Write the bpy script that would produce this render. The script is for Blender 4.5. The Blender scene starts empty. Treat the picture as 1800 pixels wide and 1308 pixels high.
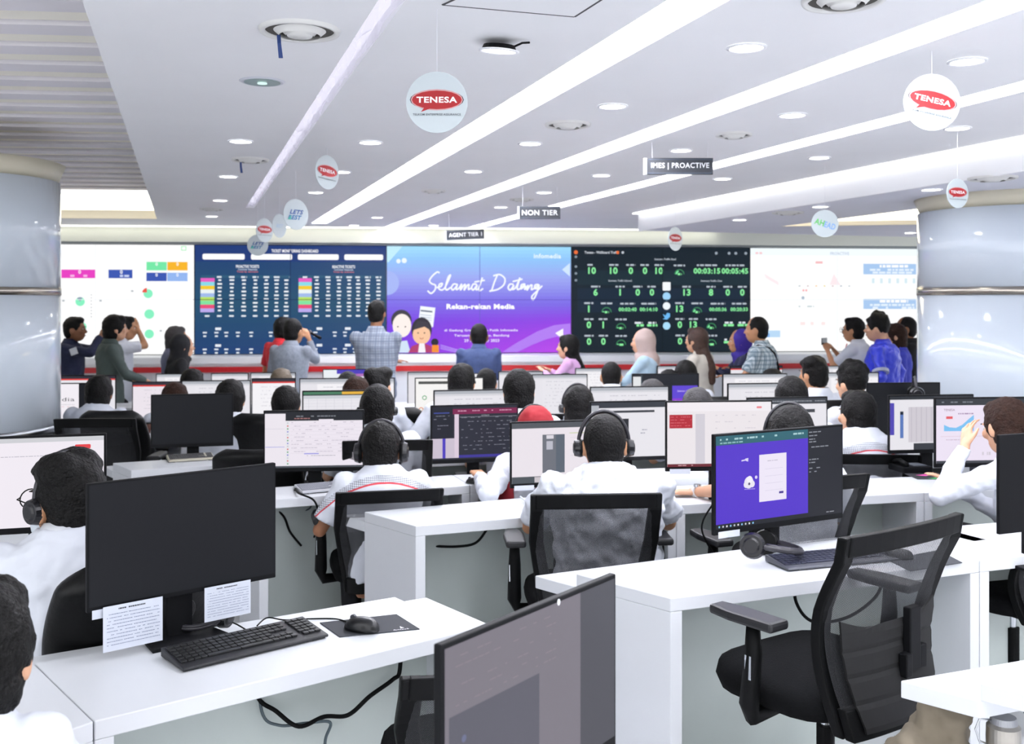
import bpy, bmesh, math, random
from mathutils import Vector, Matrix
random.seed(7)
C = bpy.context.scene.collection
sc = bpy.context.scene
PI = math.pi
R = math.radians

# ------------------------------------------------------------------ camera, world, exposure
F = 1800.0; CX = 900.0; HY = 531.0; EYE = 1.70       # focal length in pixels, horizon row, eye height
cam_d = bpy.data.cameras.new('camera'); cam = bpy.data.objects.new('camera', cam_d); C.objects.link(cam)
cam.location = (0, 0, EYE); cam.rotation_euler = (R(90), 0, 0)
cam_d.sensor_width = 36.0; cam_d.lens = 36.0 * F / 1800.0
cam_d.shift_y = -(654.0 - HY) / 1800.0
cam_d.clip_start = 0.05; cam_d.clip_end = 100
cam_d.dof.use_dof = True; cam_d.dof.focus_distance = 3.1; cam_d.dof.aperture_fstop = 5.6
sc.camera = cam
w = bpy.data.worlds.new('world'); sc.world = w; w.use_nodes = True
w.node_tree.nodes['Background'].inputs[0].default_value = (0.95, 0.965, 1.0, 1)
w.node_tree.nodes['Background'].inputs[1].default_value = 1.85
sc.view_settings.view_transform = 'Standard'; sc.view_settings.look = 'None'
sc.view_settings.gamma = 1.0; sc.view_settings.use_curve_mapping = False
sc.view_settings.exposure = 0.34
sc.cycles.max_bounces = 7; sc.cycles.diffuse_bounces = 4; sc.cycles.transparent_max_bounces = 12
sc.cycles.caustics_reflective = False; sc.cycles.caustics_refractive = False
sc.cycles.use_denoising = True
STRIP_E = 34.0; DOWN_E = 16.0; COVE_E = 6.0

def G(px, py, h):                       # point at height h that is seen at pixel (px, py)
    Z = (EYE - h) * F / (py - HY)
    return Vector(((px - CX) / F * Z, Z, h))
def W(px, Z, h=0.0): return Vector(((px - CX) / F * Z, Z, h))
def HT(py, Z): return EYE - (py - HY) / F * Z

# ------------------------------------------------------------------ materials
def srgb(c):
    if isinstance(c, str):
        c = c.lstrip('#'); c = [int(c[i:i+2], 16) / 255 for i in (0, 2, 4)]
    return tuple(((x / 12.92) if x <= .04045 else ((x + .055) / 1.055) ** 2.4) for x in c)
MC = {}
def mat(name, col, rough=.5, metal=0.0, noise=0.0, nscale=20, bump=0.0, bscale=60, emit=None, es=1.0, spec=None, alpha=None, coat=0):
    if name in MC: return MC[name]
    m = bpy.data.materials.new(name); m.use_nodes = True; nt = m.node_tree; b = nt.nodes['Principled BSDF']
    c = srgb(col); b.inputs['Base Color'].default_value = (*c, 1)
    b.inputs['Roughness'].default_value = rough; b.inputs['Metallic'].default_value = metal
    if spec is not None: b.inputs['Specular IOR Level'].default_value = spec
    if coat: b.inputs['Coat Weight'].default_value = coat; b.inputs['Coat Roughness'].default_value = .05
    tc = nt.nodes.new('ShaderNodeTexCoord')
    if noise:
        n = nt.nodes.new('ShaderNodeTexNoise'); n.inputs['Scale'].default_value = nscale; n.inputs['Detail'].default_value = 5
        nt.links.new(tc.outputs['Object'], n.inputs['Vector'])
        r = nt.nodes.new('ShaderNodeMapRange'); r.inputs['From Min'].default_value = .3; r.inputs['From Max'].default_value = .7
        r.inputs['To Min'].default_value = 1 - noise; r.inputs['To Max'].default_value = 1 + noise
        nt.links.new(n.outputs['Fac'], r.inputs['Value'])
        mx = nt.nodes.new('ShaderNodeVectorMath'); mx.operation = 'SCALE'; mx.inputs[0].default_value = c
        nt.links.new(r.outputs[0], mx.inputs['Scale']); nt.links.new(mx.outputs[0], b.inputs['Base Color'])
    if bump:
        n = nt.nodes.new('ShaderNodeTexNoise'); n.inputs['Scale'].default_value = bscale; n.inputs['Detail'].default_value = 3
        nt.links.new(tc.outputs['Object'], n.inputs['Vector'])
        bp = nt.nodes.new('ShaderNodeBump'); bp.inputs['Strength'].default_value = bump; bp.inputs['Distance'].default_value = .02
        nt.links.new(n.outputs['Fac'], bp.inputs['Height']); nt.links.new(bp.outputs[0], b.inputs['Normal'])
    if emit:
        b.inputs['Emission Color'].default_value = (*srgb(emit), 1); b.inputs['Emission Strength'].default_value = es
    if alpha is not None: b.inputs['Alpha'].default_value = alpha
    MC[name] = m; return m
def lamp_mat(name, col, s):
    if name in MC: return MC[name]
    m = bpy.data.materials.new(name); m.use_nodes = True; nt = m.node_tree; nt.nodes.clear()
    e = nt.nodes.new('ShaderNodeEmission'); e.inputs[0].default_value = (*srgb(col), 1); e.inputs[1].default_value = s
    o = nt.nodes.new('ShaderNodeOutputMaterial'); nt.links.new(e.outputs[0], o.inputs[0]); MC[name] = m; return m
def plaid(name, base, lines, scale=11, w2=.5):
    if name in MC: return MC[name]
    m = mat(name, base, .85); nt = m.node_tree; b = nt.nodes['Principled BSDF']
    tc = nt.nodes.new('ShaderNodeTexCoord'); prev = None
    for ax, sc_ in (('X', scale), ('Z', scale)):
        for k, ph in ((1, 0), (2.5, 1.0)):
            wv = nt.nodes.new('ShaderNodeTexWave'); wv.bands_direction = ax; wv.inputs['Scale'].default_value = sc_ * k / 3.0
            wv.inputs['Phase Offset'].default_value = ph; nt.links.new(tc.outputs['Object'], wv.inputs['Vector'])
            mr = nt.nodes.new('ShaderNodeMapRange'); mr.inputs['From Min'].default_value = w2; mr.inputs['From Max'].default_value = .95
            mr.inputs['To Max'].default_value = .5; nt.links.new(wv.outputs['Fac'], mr.inputs['Value'])
            mx = nt.nodes.new('ShaderNodeMix'); mx.data_type = 'RGBA'; mx.inputs[7].default_value = (*srgb(lines), 1)
            if prev is None: mx.inputs[6].default_value = (*srgb(base), 1)
            else: nt.links.new(prev, mx.inputs[6])
            nt.links.new(mr.outputs[0], mx.inputs[0]); prev = mx.outputs[2]
    nt.links.new(prev, b.inputs['Base Color']); return m
def display_mat():
    m = bpy.data.materials.new('display'); m.use_nodes = True; nt = m.node_tree; b = nt.nodes['Principled BSDF']
    a = nt.nodes.new('ShaderNodeAttribute'); a.attribute_name = 'Col'
    b.inputs['Base Color'].default_value = (.004, .004, .005, 1); b.inputs['Roughness'].default_value = .4
    b.inputs['Specular IOR Level'].default_value = .15
    nt.links.new(a.outputs['Color'], b.inputs['Emission Color']); b.inputs['Emission Strength'].default_value = 0.82
    return m
def print_mat():
    m = bpy.data.materials.new('printed_surface'); m.use_nodes = True; nt = m.node_tree; b = nt.nodes['Principled BSDF']
    a = nt.nodes.new('ShaderNodeAttribute'); a.attribute_name = 'Col'; b.inputs['Roughness'].default_value = .5
    nt.links.new(a.outputs['Color'], b.inputs['Base Color']); return m
DISP = display_mat(); PRINT = print_mat()
WHITE = mat('white_laminate', '#d2d5d9', .35, noise=.02, nscale=3)
PANEL = mat('grey_green_laminate', '#c2cbc7', .4, noise=.05, nscale=2.5)
CEILM = mat('ceiling_paint', '#e7e8ea', .9, noise=.015, nscale=2)
BLACK = mat('black_plastic', '#050607', .55, spec=.14)
DARK = mat('dark_plastic', '#0d0e11', .55, spec=.15)
SOFTBLK = mat('black_fabric', '#090a0c', .95, spec=.15, noise=.15, nscale=90, bump=.2, bscale=200)
LEATH = mat('black_leather', '#040506', .42, spec=.25, bump=.15, bscale=30)
CHROME = mat('chrome', '#c8ccd0', .2, 1.0)
STEEL = mat('brushed_steel', '#a8a49c', .35, 1.0, noise=.15, nscale=8)
SKIN = mat('skin', '#b5835f', .55, noise=.05, nscale=12)
SKIN2 = mat('skin_light', '#cf9f80', .55, noise=.05, nscale=12)
SKIN3 = mat('skin_dark', '#8a5c3f', .55, noise=.05, nscale=12)
HAIR = mat('black_hair', '#080707', .55, spec=.2, noise=.3, nscale=40, bump=.5, bscale=110)
HAIRB = mat('brown_hair', '#2a1810', .7, spec=.2, noise=.3, nscale=40, bump=.5, bscale=110)

# ------------------------------------------------------------------ mesh builder
class MB:
    def __init__(s): s.v = []; s.f = []; s.m = []; s.c = []; s.M = None
    def add(s, vs, fs, mi=0, col=None):
        o = len(s.v)
        for p in vs:
            p = Vector(p)
            if s.M is not None: p = s.M @ p
            s.v.append(p)
        for f in fs:
            s.f.append([i + o for i in f]); s.m.append(mi); s.c.append(col)
        return s
    def box(s, a, b, mi=0, col=None):
        x0, y0, z0 = a; x1, y1, z1 = b
        vs = [(x0,y0,z0),(x1,y0,z0),(x1,y1,z0),(x0,y1,z0),(x0,y0,z1),(x1,y0,z1),(x1,y1,z1),(x0,y1,z1)]
        return s.add(vs, [(0,3,2,1),(4,5,6,7),(0,1,5,4),(1,2,6,5),(2,3,7,6),(3,0,4,7)], mi, col)
    def bc(s, c, d, mi=0, col=None):
        return s.box([c[i]-d[i]/2 for i in range(3)], [c[i]+d[i]/2 for i in range(3)], mi, col)
    def prism(s, poly, z0, z1, mi=0, col=None):      # poly counter-clockwise seen from above
        n = len(poly)
        a = sum(poly[i][0]*poly[(i+1)%n][1]-poly[(i+1)%n][0]*poly[i][1] for i in range(n))
        if a < 0: poly = poly[::-1]
        vs = [(p[0],p[1],z0) for p in poly] + [(p[0],p[1],z1) for p in poly]
        fs = [tuple(range(n-1,-1,-1)), tuple(range(n,2*n))] + [(i,(i+1)%n,n+(i+1)%n,n+i) for i in range(n)]
        return s.add(vs, fs, mi, col)
    def cyl(s, p0, p1, r0, r1=None, n=16, mi=0, col=None):
        p0 = Vector(p0); p1 = Vector(p1); r1 = r0 if r1 is None else r1
        d = (p1-p0); d = d.normalized() if d.length > 1e-9 else Vector((0,0,1))
        a = Vector((0,0,1)) if abs(d.z) < .9 else Vector((1,0,0))
        u = d.cross(a).normalized(); v = d.cross(u).normalized()
        vs = []
        for p, r in ((p0,r0),(p1,r1)):
            for i in range(n):
                t = 2*PI*i/n; vs.append(p + u*(r*math.cos(t)) - v*(r*math.sin(t)))
        fs = [(i,(i+1)%n,n+(i+1)%n,n+i) for i in range(n)] + [tuple(range(n-1,-1,-1)), tuple(range(n,2*n))]
        return s.add(vs, fs, mi, col)
    def ell(s, c, r, n=14, k=9, mi=0, rot=None, col=None):
        c = Vector(c); vs = [Vector((0,0,-1))]
        if not hasattr(r, '__len__'): r = (r,r,r)
        for j in range(1,k):
            ph = -PI/2 + PI*j/k
            for i in range(n):
                t = 2*PI*i/n; vs.append(Vector((math.cos(ph)*math.cos(t), math.cos(ph)*math.sin(t), math.sin(ph))))
        vs.append(Vector((0,0,1)))
        vs = [Vector((p.x*r[0],p.y*r[1],p.z*r[2])) for p in vs]
        if rot is not None: vs = [rot @ p for p in vs]
        vs = [p + c for p in vs]; fs = []
        for i in range(n):
            fs.append((0, 1+(i+1)%n, 1+i)); fs.append((len(vs)-1, 1+(k-2)*n+i, 1+(k-2)*n+(i+1)%n))
            for j in range(k-2):
                a = 1+j*n+i; b = 1+j*n+(i+1)%n; fs.append((a,b,b+n,a+n))
        return s.add(vs, fs, mi, col)
    def cap(s, p0, p1, r0, r1=None, n=12, mi=0):
        r1 = r0 if r1 is None else r1
        s.cyl(p0, p1, r0, r1, n, mi); s.ell(p0, r0, n, 7, mi); return s.ell(p1, r1, n, 7, mi)
    def loft(s, rings, n=20, mi=0, axis='z', caps=True):   # rings: (z, rx, ry, cx, cy)
        vs = []
        for (z, rx, ry, cx, cy) in rings:
            for i in range(n):
                t = 2*PI*i/n; vs.append((cx+rx*math.cos(t), cy+ry*math.sin(t), z))
        fs = []
        for j in range(len(rings)-1):
            for i in range(n):
                a = j*n+i; b = j*n+(i+1)%n
                fs.append((a,b,b+n,a+n))
        if caps: fs += [tuple(range(n-1,-1,-1)), tuple(range((len(rings)-1)*n, len(rings)*n))]
        return s.add(vs, fs, mi)
    def tube(s, pts, r, n=8, mi=0, col=None, rad=None):
        pts = [Vector(p) for p in pts]; vs = []; m = len(pts); u = None
        for i, p in enumerate(pts):
            d = (pts[min(i+1,m-1)] - pts[max(i-1,0)]).normalized()
            if u is None:
                a = Vector((0,0,1)) if abs(d.z) < .9 else Vector((1,0,0)); u = d.cross(a).normalized()
            else: u = (u - d*u.dot(d)).normalized()
            v = d.cross(u); rr = rad[i] if rad else r
            for k in range(n):
                t = 2*PI*k/n; vs.append(p + u*(rr*math.cos(t)) + v*(rr*math.sin(t)))
        fs = [(j*n+k, j*n+(k+1)%n, (j+1)*n+(k+1)%n, (j+1)*n+k) for j in range(m-1) for k in range(n)]
        fs += [tuple(range(n-1,-1,-1)), tuple(range((m-1)*n, m*n))]
        return s.add(vs, fs, mi, col)
    def build(s, name, mats, parent=None, smooth=False, bevel=0, loc=None, rot=None, scale=None, link=True):
        me = bpy.data.meshes.new(name); me.from_pydata([tuple(p) for p in s.v], [], s.f); me.update()
        if not isinstance(mats, (list, tuple)): mats = [mats]
        for m in mats: me.materials.append(m)
        me.polygons.foreach_set('material_index', s.m)
        if smooth: me.polygons.foreach_set('use_smooth', [True]*len(me.polygons))
        if any(c is not None for c in s.c):
            ca = me.color_attributes.new('Col', 'FLOAT_COLOR', 'CORNER'); i = 0; data = []
            for f, c in zip(s.f, s.c):
                c = c if c is not None else (0,0,0)
                if len(c) == 3 and not hasattr(c[0], '__len__'): data += [*c, 1.0]*len(f)
                else:
                    for k in range(len(f)): data += [*c[k], 1.0]
            ca.data.foreach_set('color', data)
        ob = bpy.data.objects.new(name, me); C.objects.link(ob)
        if parent is not None: ob.parent = parent
        if loc is not None: ob.location = loc
        if rot is not None: ob.rotation_euler = rot if hasattr(rot, '__len__') else (0,0,rot)
        if bevel:
            b = ob.modifiers.new('bevel', 'BEVEL'); b.width = bevel; b.segments = 2; b.limit_method = 'ANGLE'; b.angle_limit = R(40)
        return ob

def empty(name, label, cat, loc=(0,0,0), rz=0, group=None):
    o = bpy.data.objects.new(name, None); C.objects.link(o); o.empty_display_size = .1
    o.location = loc; o.rotation_euler = (0,0,rz) if not hasattr(rz, '__len__') else rz
    o['label'] = label; o['category'] = cat
    if group: o['group'] = group
    return o
def tag(o, label, cat, group=None):
    o['label'] = label; o['category'] = cat
    if group: o['group'] = group
    return o
def struct(o): o['kind'] = 'structure'; return o

# ------------------------------------------------------------------ flat picture content (x right, z up, on plane y)
TXT = {}
def text_geo(t, bold=0.0, shear=0.0):
    k = (t, bold, shear)
    if k in TXT: return TXT[k]
    cu = bpy.data.curves.new('t', 'FONT'); cu.body = t; cu.size = 1; cu.align_x = 'CENTER'; cu.align_y = 'CENTER'
    cu.resolution_u = 3; cu.offset = bold; cu.shear = shear; cu.space_character = 1.08
    ob = bpy.data.objects.new('t', cu); me = bpy.data.meshes.new_from_object(ob)
    vs = [v.co.copy() for v in me.vertices]; fs = [tuple(p.vertices) for p in me.polygons]
    bpy.data.objects.remove(ob); bpy.data.curves.remove(cu); bpy.data.meshes.remove(me)
    if vs:
        x0 = min(v.x for v in vs); x1 = max(v.x for v in vs); y0 = min(v.y for v in vs); y1 = max(v.y for v in vs)
        vs = [Vector((v.x-(x0+x1)/2, v.y-(y0+y1)/2, 0)) for v in vs]
        TXT[k] = (vs, fs, x1-x0, y1-y0)
    else: TXT[k] = ([], [], 1, 1)
    return TXT[k]
class Pic:
    """picture in a frame of W x H metres; u right 0..1, v down 0..1; each mark lies a hair in front of the last"""
    def __init__(s, w, h, bg, y=0.0, step=.00012): s.b = MB(); s.w = w; s.h = h; s.y = y; s.st = step; s.box(0,0,1,1,bg)
    def P(s, u, v): return ((u-.5)*s.w, s.y, (.5-v)*s.h)
    def poly(s, pts, col, adv=True):
        if adv: s.y -= s.st
        q = [s.P(u,v) for u,v in pts]
        n = len(q); a = sum(q[i][0]*q[(i+1)%n][2]-q[(i+1)%n][0]*q[i][2] for i in range(n))
        if a < 0: q = q[::-1]
        s.b.add(q, [tuple(range(n))], 0, srgb(col) if isinstance(col, str) else col)
    def box(s, u0, v0, u1, v1, col, adv=True): s.poly([(u0,v1),(u1,v1),(u1,v0),(u0,v0)], col, adv)
    def rbox(s, u0, v0, u1, v1, col, r=.02):
        ru = r; rv = r*s.w/s.h; pts = []
        for (cu, cv, a0) in ((u1-ru, v1-rv, -90), (u1-ru, v0+rv, 0), (u0+ru, v0+rv, 90), (u0+ru, v1-rv, 180)):
            for k in range(4):
                a = R(a0+30*k); pts.append((cu+ru*math.cos(a), cv-rv*math.sin(a)))
        s.poly(pts, col)
    def disc(s, u, v, ru, col, rv=None, a0=0, a1=360, n=20):
        rv = ru*s.w/s.h if rv is None else rv
        pts = [(u+ru*math.cos(R(a0+(a1-a0)*k/n)), v-rv*math.sin(R(a0+(a1-a0)*k/n))) for k in range(n if a1-a0 == 360 else n+1)]
        if a1-a0 != 360: pts.append((u, v))
        s.poly(pts, col)
    def arc(s, u, v, ru, th, a0, a1, col, n=14):
        k_ = s.w/s.h; s.y -= s.st
        for k in range(n):
            A = R(a0+(a1-a0)*k/n); B = R(a0+(a1-a0)*(k+1)/n)
            s.poly([(u+r_*math.cos(t), v-r_*k_*math.sin(t)) for r_, t in ((ru,A),(ru,B),(ru-th,B),(ru-th,A))], col, False)
    def text(s, t, u, v, hgt, col, bold=0.0, shear=0.0, wid=None, rot=0, align=0):
        vs, fs, tw, th = text_geo(t, bold, shear); s.y -= s.st
        if not vs: return
        k = hgt*s.h/th; kx = k if wid is None else wid*s.w/tw
        c = math.cos(rot); sn = math.sin(rot)
        du = -align*tw*kx/2/s.w
        X0, _, Z0 = s.P(u+du*-1 if align else u, v)
        out = [(X0+(p.x*kx*c-p.y*k*sn), s.y, Z0+(p.x*kx*sn+p.y*k*c)) for p in vs]
        s.b.add(out, fs, 0, srgb(col) if isinstance(col, str) else col)
    def line(s, pts, th, col):
        s.y -= s.st
        for a, b in zip(pts[:-1], pts[1:]):
            ax, _, az = s.P(*a); bx, _, bz = s.P(*b); d = Vector((bx-ax, bz-az))
            if d.length < 1e-7: continue
            d.normalize(); n_ = Vector((-d.y, d.x))*th*s.w/2; e = d*th*s.w*.3
            q = [(ax-e.x-n_.x, s.y, az-e.y-n_.y), (bx+e.x-n_.x, s.y, bz+e.y-n_.y), (bx+e.x+n_.x, s.y, bz+e.y+n_.y), (ax-e.x+n_.x, s.y, az-e.y+n_.y)]
            s.b.add(q, [(0,1,2,3)], 0, srgb(col) if isinstance(col, str) else col); s.y -= 2e-6
    def dashes(s, u0, u1, v, hgt, col, seed=0, dens=.75):     # a row of small marks like unreadable small type
        rnd = random.Random(seed+int(v*997)); u = u0; s.y -= s.st
        while u < u1:
            l = rnd.uniform(.01, .04)
            if rnd.random() < dens: s.box(u, v, min(u+l, u1), v+hgt, col, False)
            u += l + .006
    def build(s, name, parent, m=None, **k): return s.b.build(name, m or DISP, parent, **k)
# ------------------------------------------------------------------ the room
PHI = R(5.7)                                           # the video wall is turned by this much
WD = 13.1
def wall_root(name, label, cat, s, z, dy=0.0):         # s metres along the wall, dy metres in front of it
    return empty(name, label, cat, (s*math.cos(PHI)+dy*math.sin(PHI), WD+s*math.sin(PHI)-dy*math.cos(PHI), z), PHI)
ER = Vector((.9527, .3039)); ET = Vector((-.3039, .9527))
def RT(r, t): v = ER*r + ET*t; return (v.x, v.y)
def rtbox(b, r0, r1, t0, t1, z0, z1, mi=0): b.prism([RT(r0,t0), RT(r1,t0), RT(r1,t1), RT(r0,t1)], z0, z1, mi)
CZ = 2.62; SZ = 2.44; T0 = 0.0; T1 = 15.4
def wall_t(r):                                         # where the line of constant r meets the face of the bulkhead
    # point = ER*r+ET*t ; wall normal n=(-sin,cos), distance WD*cos - .32
    n = Vector((-math.sin(PHI), math.cos(PHI))); return (WD*math.cos(PHI) - .20 - n.dot(ER)*r) / n.dot(ET)

fl = MB(); fl.box((-11,-5,-.1), (11.5,17,0)); struct(fl.build('floor', mat('floor_vinyl', '#dcdde0', .4, noise=.06, nscale=1.5)))
slots = [(.56,.64,10.3),(1.40,1.58,12.1),(2.33,2.51,12.6),(3.32,3.49,12.2)]
b = MB(); edges = [-.30] + [e for s_ in slots for e in s_[:2]] + [4.50]
def ceil_piece(b, r0, r1, t0, t1=None, z0=CZ, z1=CZ+.12):
    e0 = wall_t(r0) if t1 is None else t1; e1 = wall_t(r1) if t1 is None else t1
    b.prism([RT(r0,t0), RT(r1,t0), RT(r1,e1), RT(r0,e0)], z0, z1)
for i in range(0, len(edges), 2): ceil_piece(b, edges[i], edges[i+1], T0)
for r0, r1, te in slots: ceil_piece(b, r0, r1, te)
ceil_piece(b, 4.50, 10.5, 9.7)
# left of the slatted recess and beyond it
RL = -7.5
def coff_far(r): n = Vector((-math.sin(PHI), math.cos(PHI))); return (11.35+.33 - n.dot(ER)*r)/n.dot(ET)
b.prism([RT(-.30,coff_far(-.30)), RT(-.30,wall_t(-.30)), RT(RL,wall_t(RL)), RT(RL,coff_far(RL))], CZ, CZ+.12)
for r0, r1, te in slots: rtbox(b, r0-.02, r1+.02, T0, te+.02, CZ+.085, CZ+.13)      # backs of the light troughs
struct(b.build('ceiling', CEILM))
# the lowered ceiling on the right with its own recess
b = MB(); rr0 = 5.55
def coff_r(r): return 8.75 - (r-rr0)*.55
b.prism([RT(4.50,T0), RT(rr0,T0), RT(rr0,9.7), RT(4.50,9.7)], SZ, CZ+.1)
b.prism([RT(rr0,coff_r(rr0)), RT(10.5,coff_r(10.5)), RT(10.5,9.7), RT(rr0,9.7)], SZ, SZ+.5)
b.prism([RT(rr0,T0), RT(10.5,T0), RT(10.5,coff_r(10.5)), RT(rr0,coff_r(rr0))], SZ+.36, SZ+.5)
o = struct(b.build('ceiling', mat('ceiling_paint_low', '#dedfe8', .9, noise=.015, nscale=2)))
# bright beam face
b = MB(); rtbox(b, 4.475, 4.50, T0, 9.72, SZ-.006, CZ); struct(b.build('trim_1', mat('trim_white', '#f2f3f6', .5)))
# slatted recess
b = MB(); zs = 2.87; n = Vector((-math.sin(PHI), math.cos(PHI))); tw = Vector((math.cos(PHI), math.sin(PHI)))
def on_edge(d, r=-.30):                                # point with wall-distance d on the recess edge
    t = (d - n.dot(ER)*r)/n.dot(ET); return Vector(RT(r,t))
d = 1.5; k = 0
while d < 11.2:
    for a, bb, z0 in ((0,.165,zs), (.165,.185,zs+.05), (.185,.36,zs+.018), (.36,.375,zs+.05)):
        p, q = on_edge(d+a), on_edge(d+bb); L = 9.0
        m_ = 0 if z0 == zs else (1 if z0 < zs+.03 else 2)
        b.prism([tuple(p-tw*L), tuple(p), tuple(q), tuple(q-tw*L)], z0, zs+.08, m_)
    d += .375; k += 1
struct(b.build('ceiling', [mat('slat_grey', '#e2dfe4', .8), mat('slat_cream', '#f6f2e6', .8), mat('slat_gap', '#857d72', .9)]))
b = MB(); p = on_edge(-4); q = on_edge(11.7)
b.add([(p.x,p.y,CZ),(q.x,q.y,CZ),(q.x,q.y,zs+.08),(p.x,p.y,zs+.08)], [(0,1,2,3)])
p2, q2 = p + Vector((.02,0)), q + Vector((.02,0))
b = MB(); b.prism([tuple(p), tuple(q), tuple(q2), tuple(p2)], CZ+.01, zs+.08); struct(b.build('trim_2', CEILM))
# far edge of the recess: a curved cove, part of its face made to glow as if lit
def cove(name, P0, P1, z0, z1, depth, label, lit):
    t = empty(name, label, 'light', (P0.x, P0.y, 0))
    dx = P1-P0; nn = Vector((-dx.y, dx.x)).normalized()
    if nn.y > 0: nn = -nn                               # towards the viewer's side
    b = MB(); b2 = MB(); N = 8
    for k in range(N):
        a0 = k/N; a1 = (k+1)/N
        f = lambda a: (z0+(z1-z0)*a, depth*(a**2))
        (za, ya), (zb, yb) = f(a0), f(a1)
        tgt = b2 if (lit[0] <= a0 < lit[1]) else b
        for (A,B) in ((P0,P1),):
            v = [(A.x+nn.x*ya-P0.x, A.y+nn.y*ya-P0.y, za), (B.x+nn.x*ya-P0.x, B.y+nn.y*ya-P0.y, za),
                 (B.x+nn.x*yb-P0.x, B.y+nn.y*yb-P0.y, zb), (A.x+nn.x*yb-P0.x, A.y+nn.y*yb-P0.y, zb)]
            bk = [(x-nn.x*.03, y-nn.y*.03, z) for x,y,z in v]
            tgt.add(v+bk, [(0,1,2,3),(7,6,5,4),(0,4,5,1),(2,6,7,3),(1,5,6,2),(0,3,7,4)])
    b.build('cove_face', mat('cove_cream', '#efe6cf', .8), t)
    b2.build('glow_face', lamp_mat('cove_glow', '#fff3d2', COVE_E), t)  # the light washing over the cove face, put in as emission
q = on_edge(11.35+.33-.02); cove('glowing_cove', q - tw*9, q, CZ, zs, .10, 'long warm glowing cove at the far end of the slatted ceiling recess', (.3, .9))
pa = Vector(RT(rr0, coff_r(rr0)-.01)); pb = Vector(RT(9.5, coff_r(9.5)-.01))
cove('glowing_cove', pa, pb, SZ, SZ+.36, .10, 'warm glowing cove in the lowered ceiling near the right column', (.125, .95))

# light strips in the troughs
SL = lamp_mat('strip_white', '#f8f8ff', STRIP_E); SLd = lamp_mat('strip_dim', '#e6e4f4', 1.15)
names = ['thin dim silver light strip, leftmost of the slanting ceiling strips', 'wide white light strip running above the speech bubble sign, second from left',
         'wide bright light strip crossing the middle of the ceiling, third from left', 'bright light strip passing behind the right speech bubble sign']
for i, (r0, r1, te) in enumerate(slots):
    t = empty('strip_light', names[i], 'light', (*RT(r0, T0), 0))
    b = MB(); o0 = Vector(RT(r0,T0)); ins = 0 if i == 0 else (r1-r0)*.22
    rtbox(b, r0+ins, r1-ins, T0, te, CZ+.055, CZ+.083); b.v = [p - Vector((o0.x,o0.y,0)) for p in b.v]
    b.build('glow_face', SLd if i == 0 else SL, t)
    b = MB()                                            # rumpled translucent film taped over the trough
    N = 90; rows = []
    rnd = random.Random(i)
    for k in range(N+1):
        tt = T0 + (te-T0)*k/N
        row = []
        for j in range(5):
            rr = r0 + (r1-r0)*(.02+.96*j/4); z = CZ+.018+.010*math.sin(k*1.3+j*2)+rnd.uniform(-.012,.012)
            x, y = RT(rr, tt); row.append((x-o0.x, y-o0.y, z))
        rows.append(row)
    vs = [p for r_ in rows for p in r_]
    fs = [(k*5+j, k*5+j+1, (k+1)*5+j+1, (k+1)*5+j) for k in range(N) for j in range(4)]
    b.add(vs, fs)
    fm = bpy.data.materials.new('film'); fm.use_nodes = True; nt = fm.node_tree; nt.nodes.clear()
    tr = nt.nodes.new('ShaderNodeBsdfTransparent'); tl = nt.nodes.new('ShaderNodeBsdfTranslucent'); gl = nt.nodes.new('ShaderNodeBsdfDiffuse')
    tl.inputs[0].default_value = (.9,.88,.95,1); gl.inputs[0].default_value = (.8,.78,.84,1)
    m1 = nt.nodes.new('ShaderNodeMixShader'); m2 = nt.nodes.new('ShaderNodeMixShader'); m1.inputs[0].default_value = .5; m2.inputs[0].default_value = .6 if i else .45
    nt.links.new(tl.outputs[0], m1.inputs[1]); nt.links.new(gl.outputs[0], m1.inputs[2]); nt.links.new(m1.outputs[0], m2.inputs[1]); nt.links.new(tr.outputs[0], m2.inputs[2])
    o_ = nt.nodes.new('ShaderNodeOutputMaterial'); nt.links.new(m2.outputs[0], o_.inputs[0])
    b.build('film_cover', fm, t)
t = empty('strip_light', 'narrow light line along the top of the white beam on the right', 'light', (*RT(4.42,T0), 0))
b = MB(); o0 = Vector(RT(4.42,T0)); rtbox(b, 4.40, 4.465, T0, 9.7, CZ-.012, CZ-.002); b.v = [p - Vector((o0.x,o0.y,0)) for p in b.v]
b.build('glow_face', lamp_mat('strip_line', '#ffffff', 2.5), t)

t = wall_root('strip_light', 'thin white light line where the ceiling meets the cream bulkhead', 'light', 0, CZ-.012, .32)
b = MB(); b.box((-8,-.025,0),(2.6,.025,.008)); b.build('glow_face', lamp_mat('strip_wall', '#fffdf0', 3.5), t)
# bulkhead and frame above the screens, plinth below them
def wallbox(name, m, s0, s1, z0, z1, dy0, dy1, bevel=0):
    b = MB(); b.box((s0,-dy1,z0), (s1,-dy0,z1)); return b.build(name, m, None, bevel=bevel, loc=(0,WD,0), rot=PHI)
struct(wallbox('trim_3', mat('bulkhead_cream', '#eef0e4', .7), -8.6, 7.6, 2.437, CZ, -.1, .22))
struct(wallbox('trim_4', mat('screen_trim_grey', '#8e9498', .5), -8.6, 7.6, 2.412, 2.437, -.1, .12))
struct(wallbox('wall_front', mat('wall_white', '#dfe2e6', .8), -8.6, 7.6, 0, 2.7, -.35, -.15))
# side walls, far off to either side and out of the picture's frame
b = MB(); b.box((-8.6,-4,0), (-8.4,14,2.95)); struct(b.build('wall_left', mat('wall_white', '#dfe2e6', .8)))
b = MB(); b.box((10.2,-4,0), (10.4,15,2.95)); struct(b.build('wall_right', mat('wall_white', '#dfe2e6', .8)))

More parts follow.
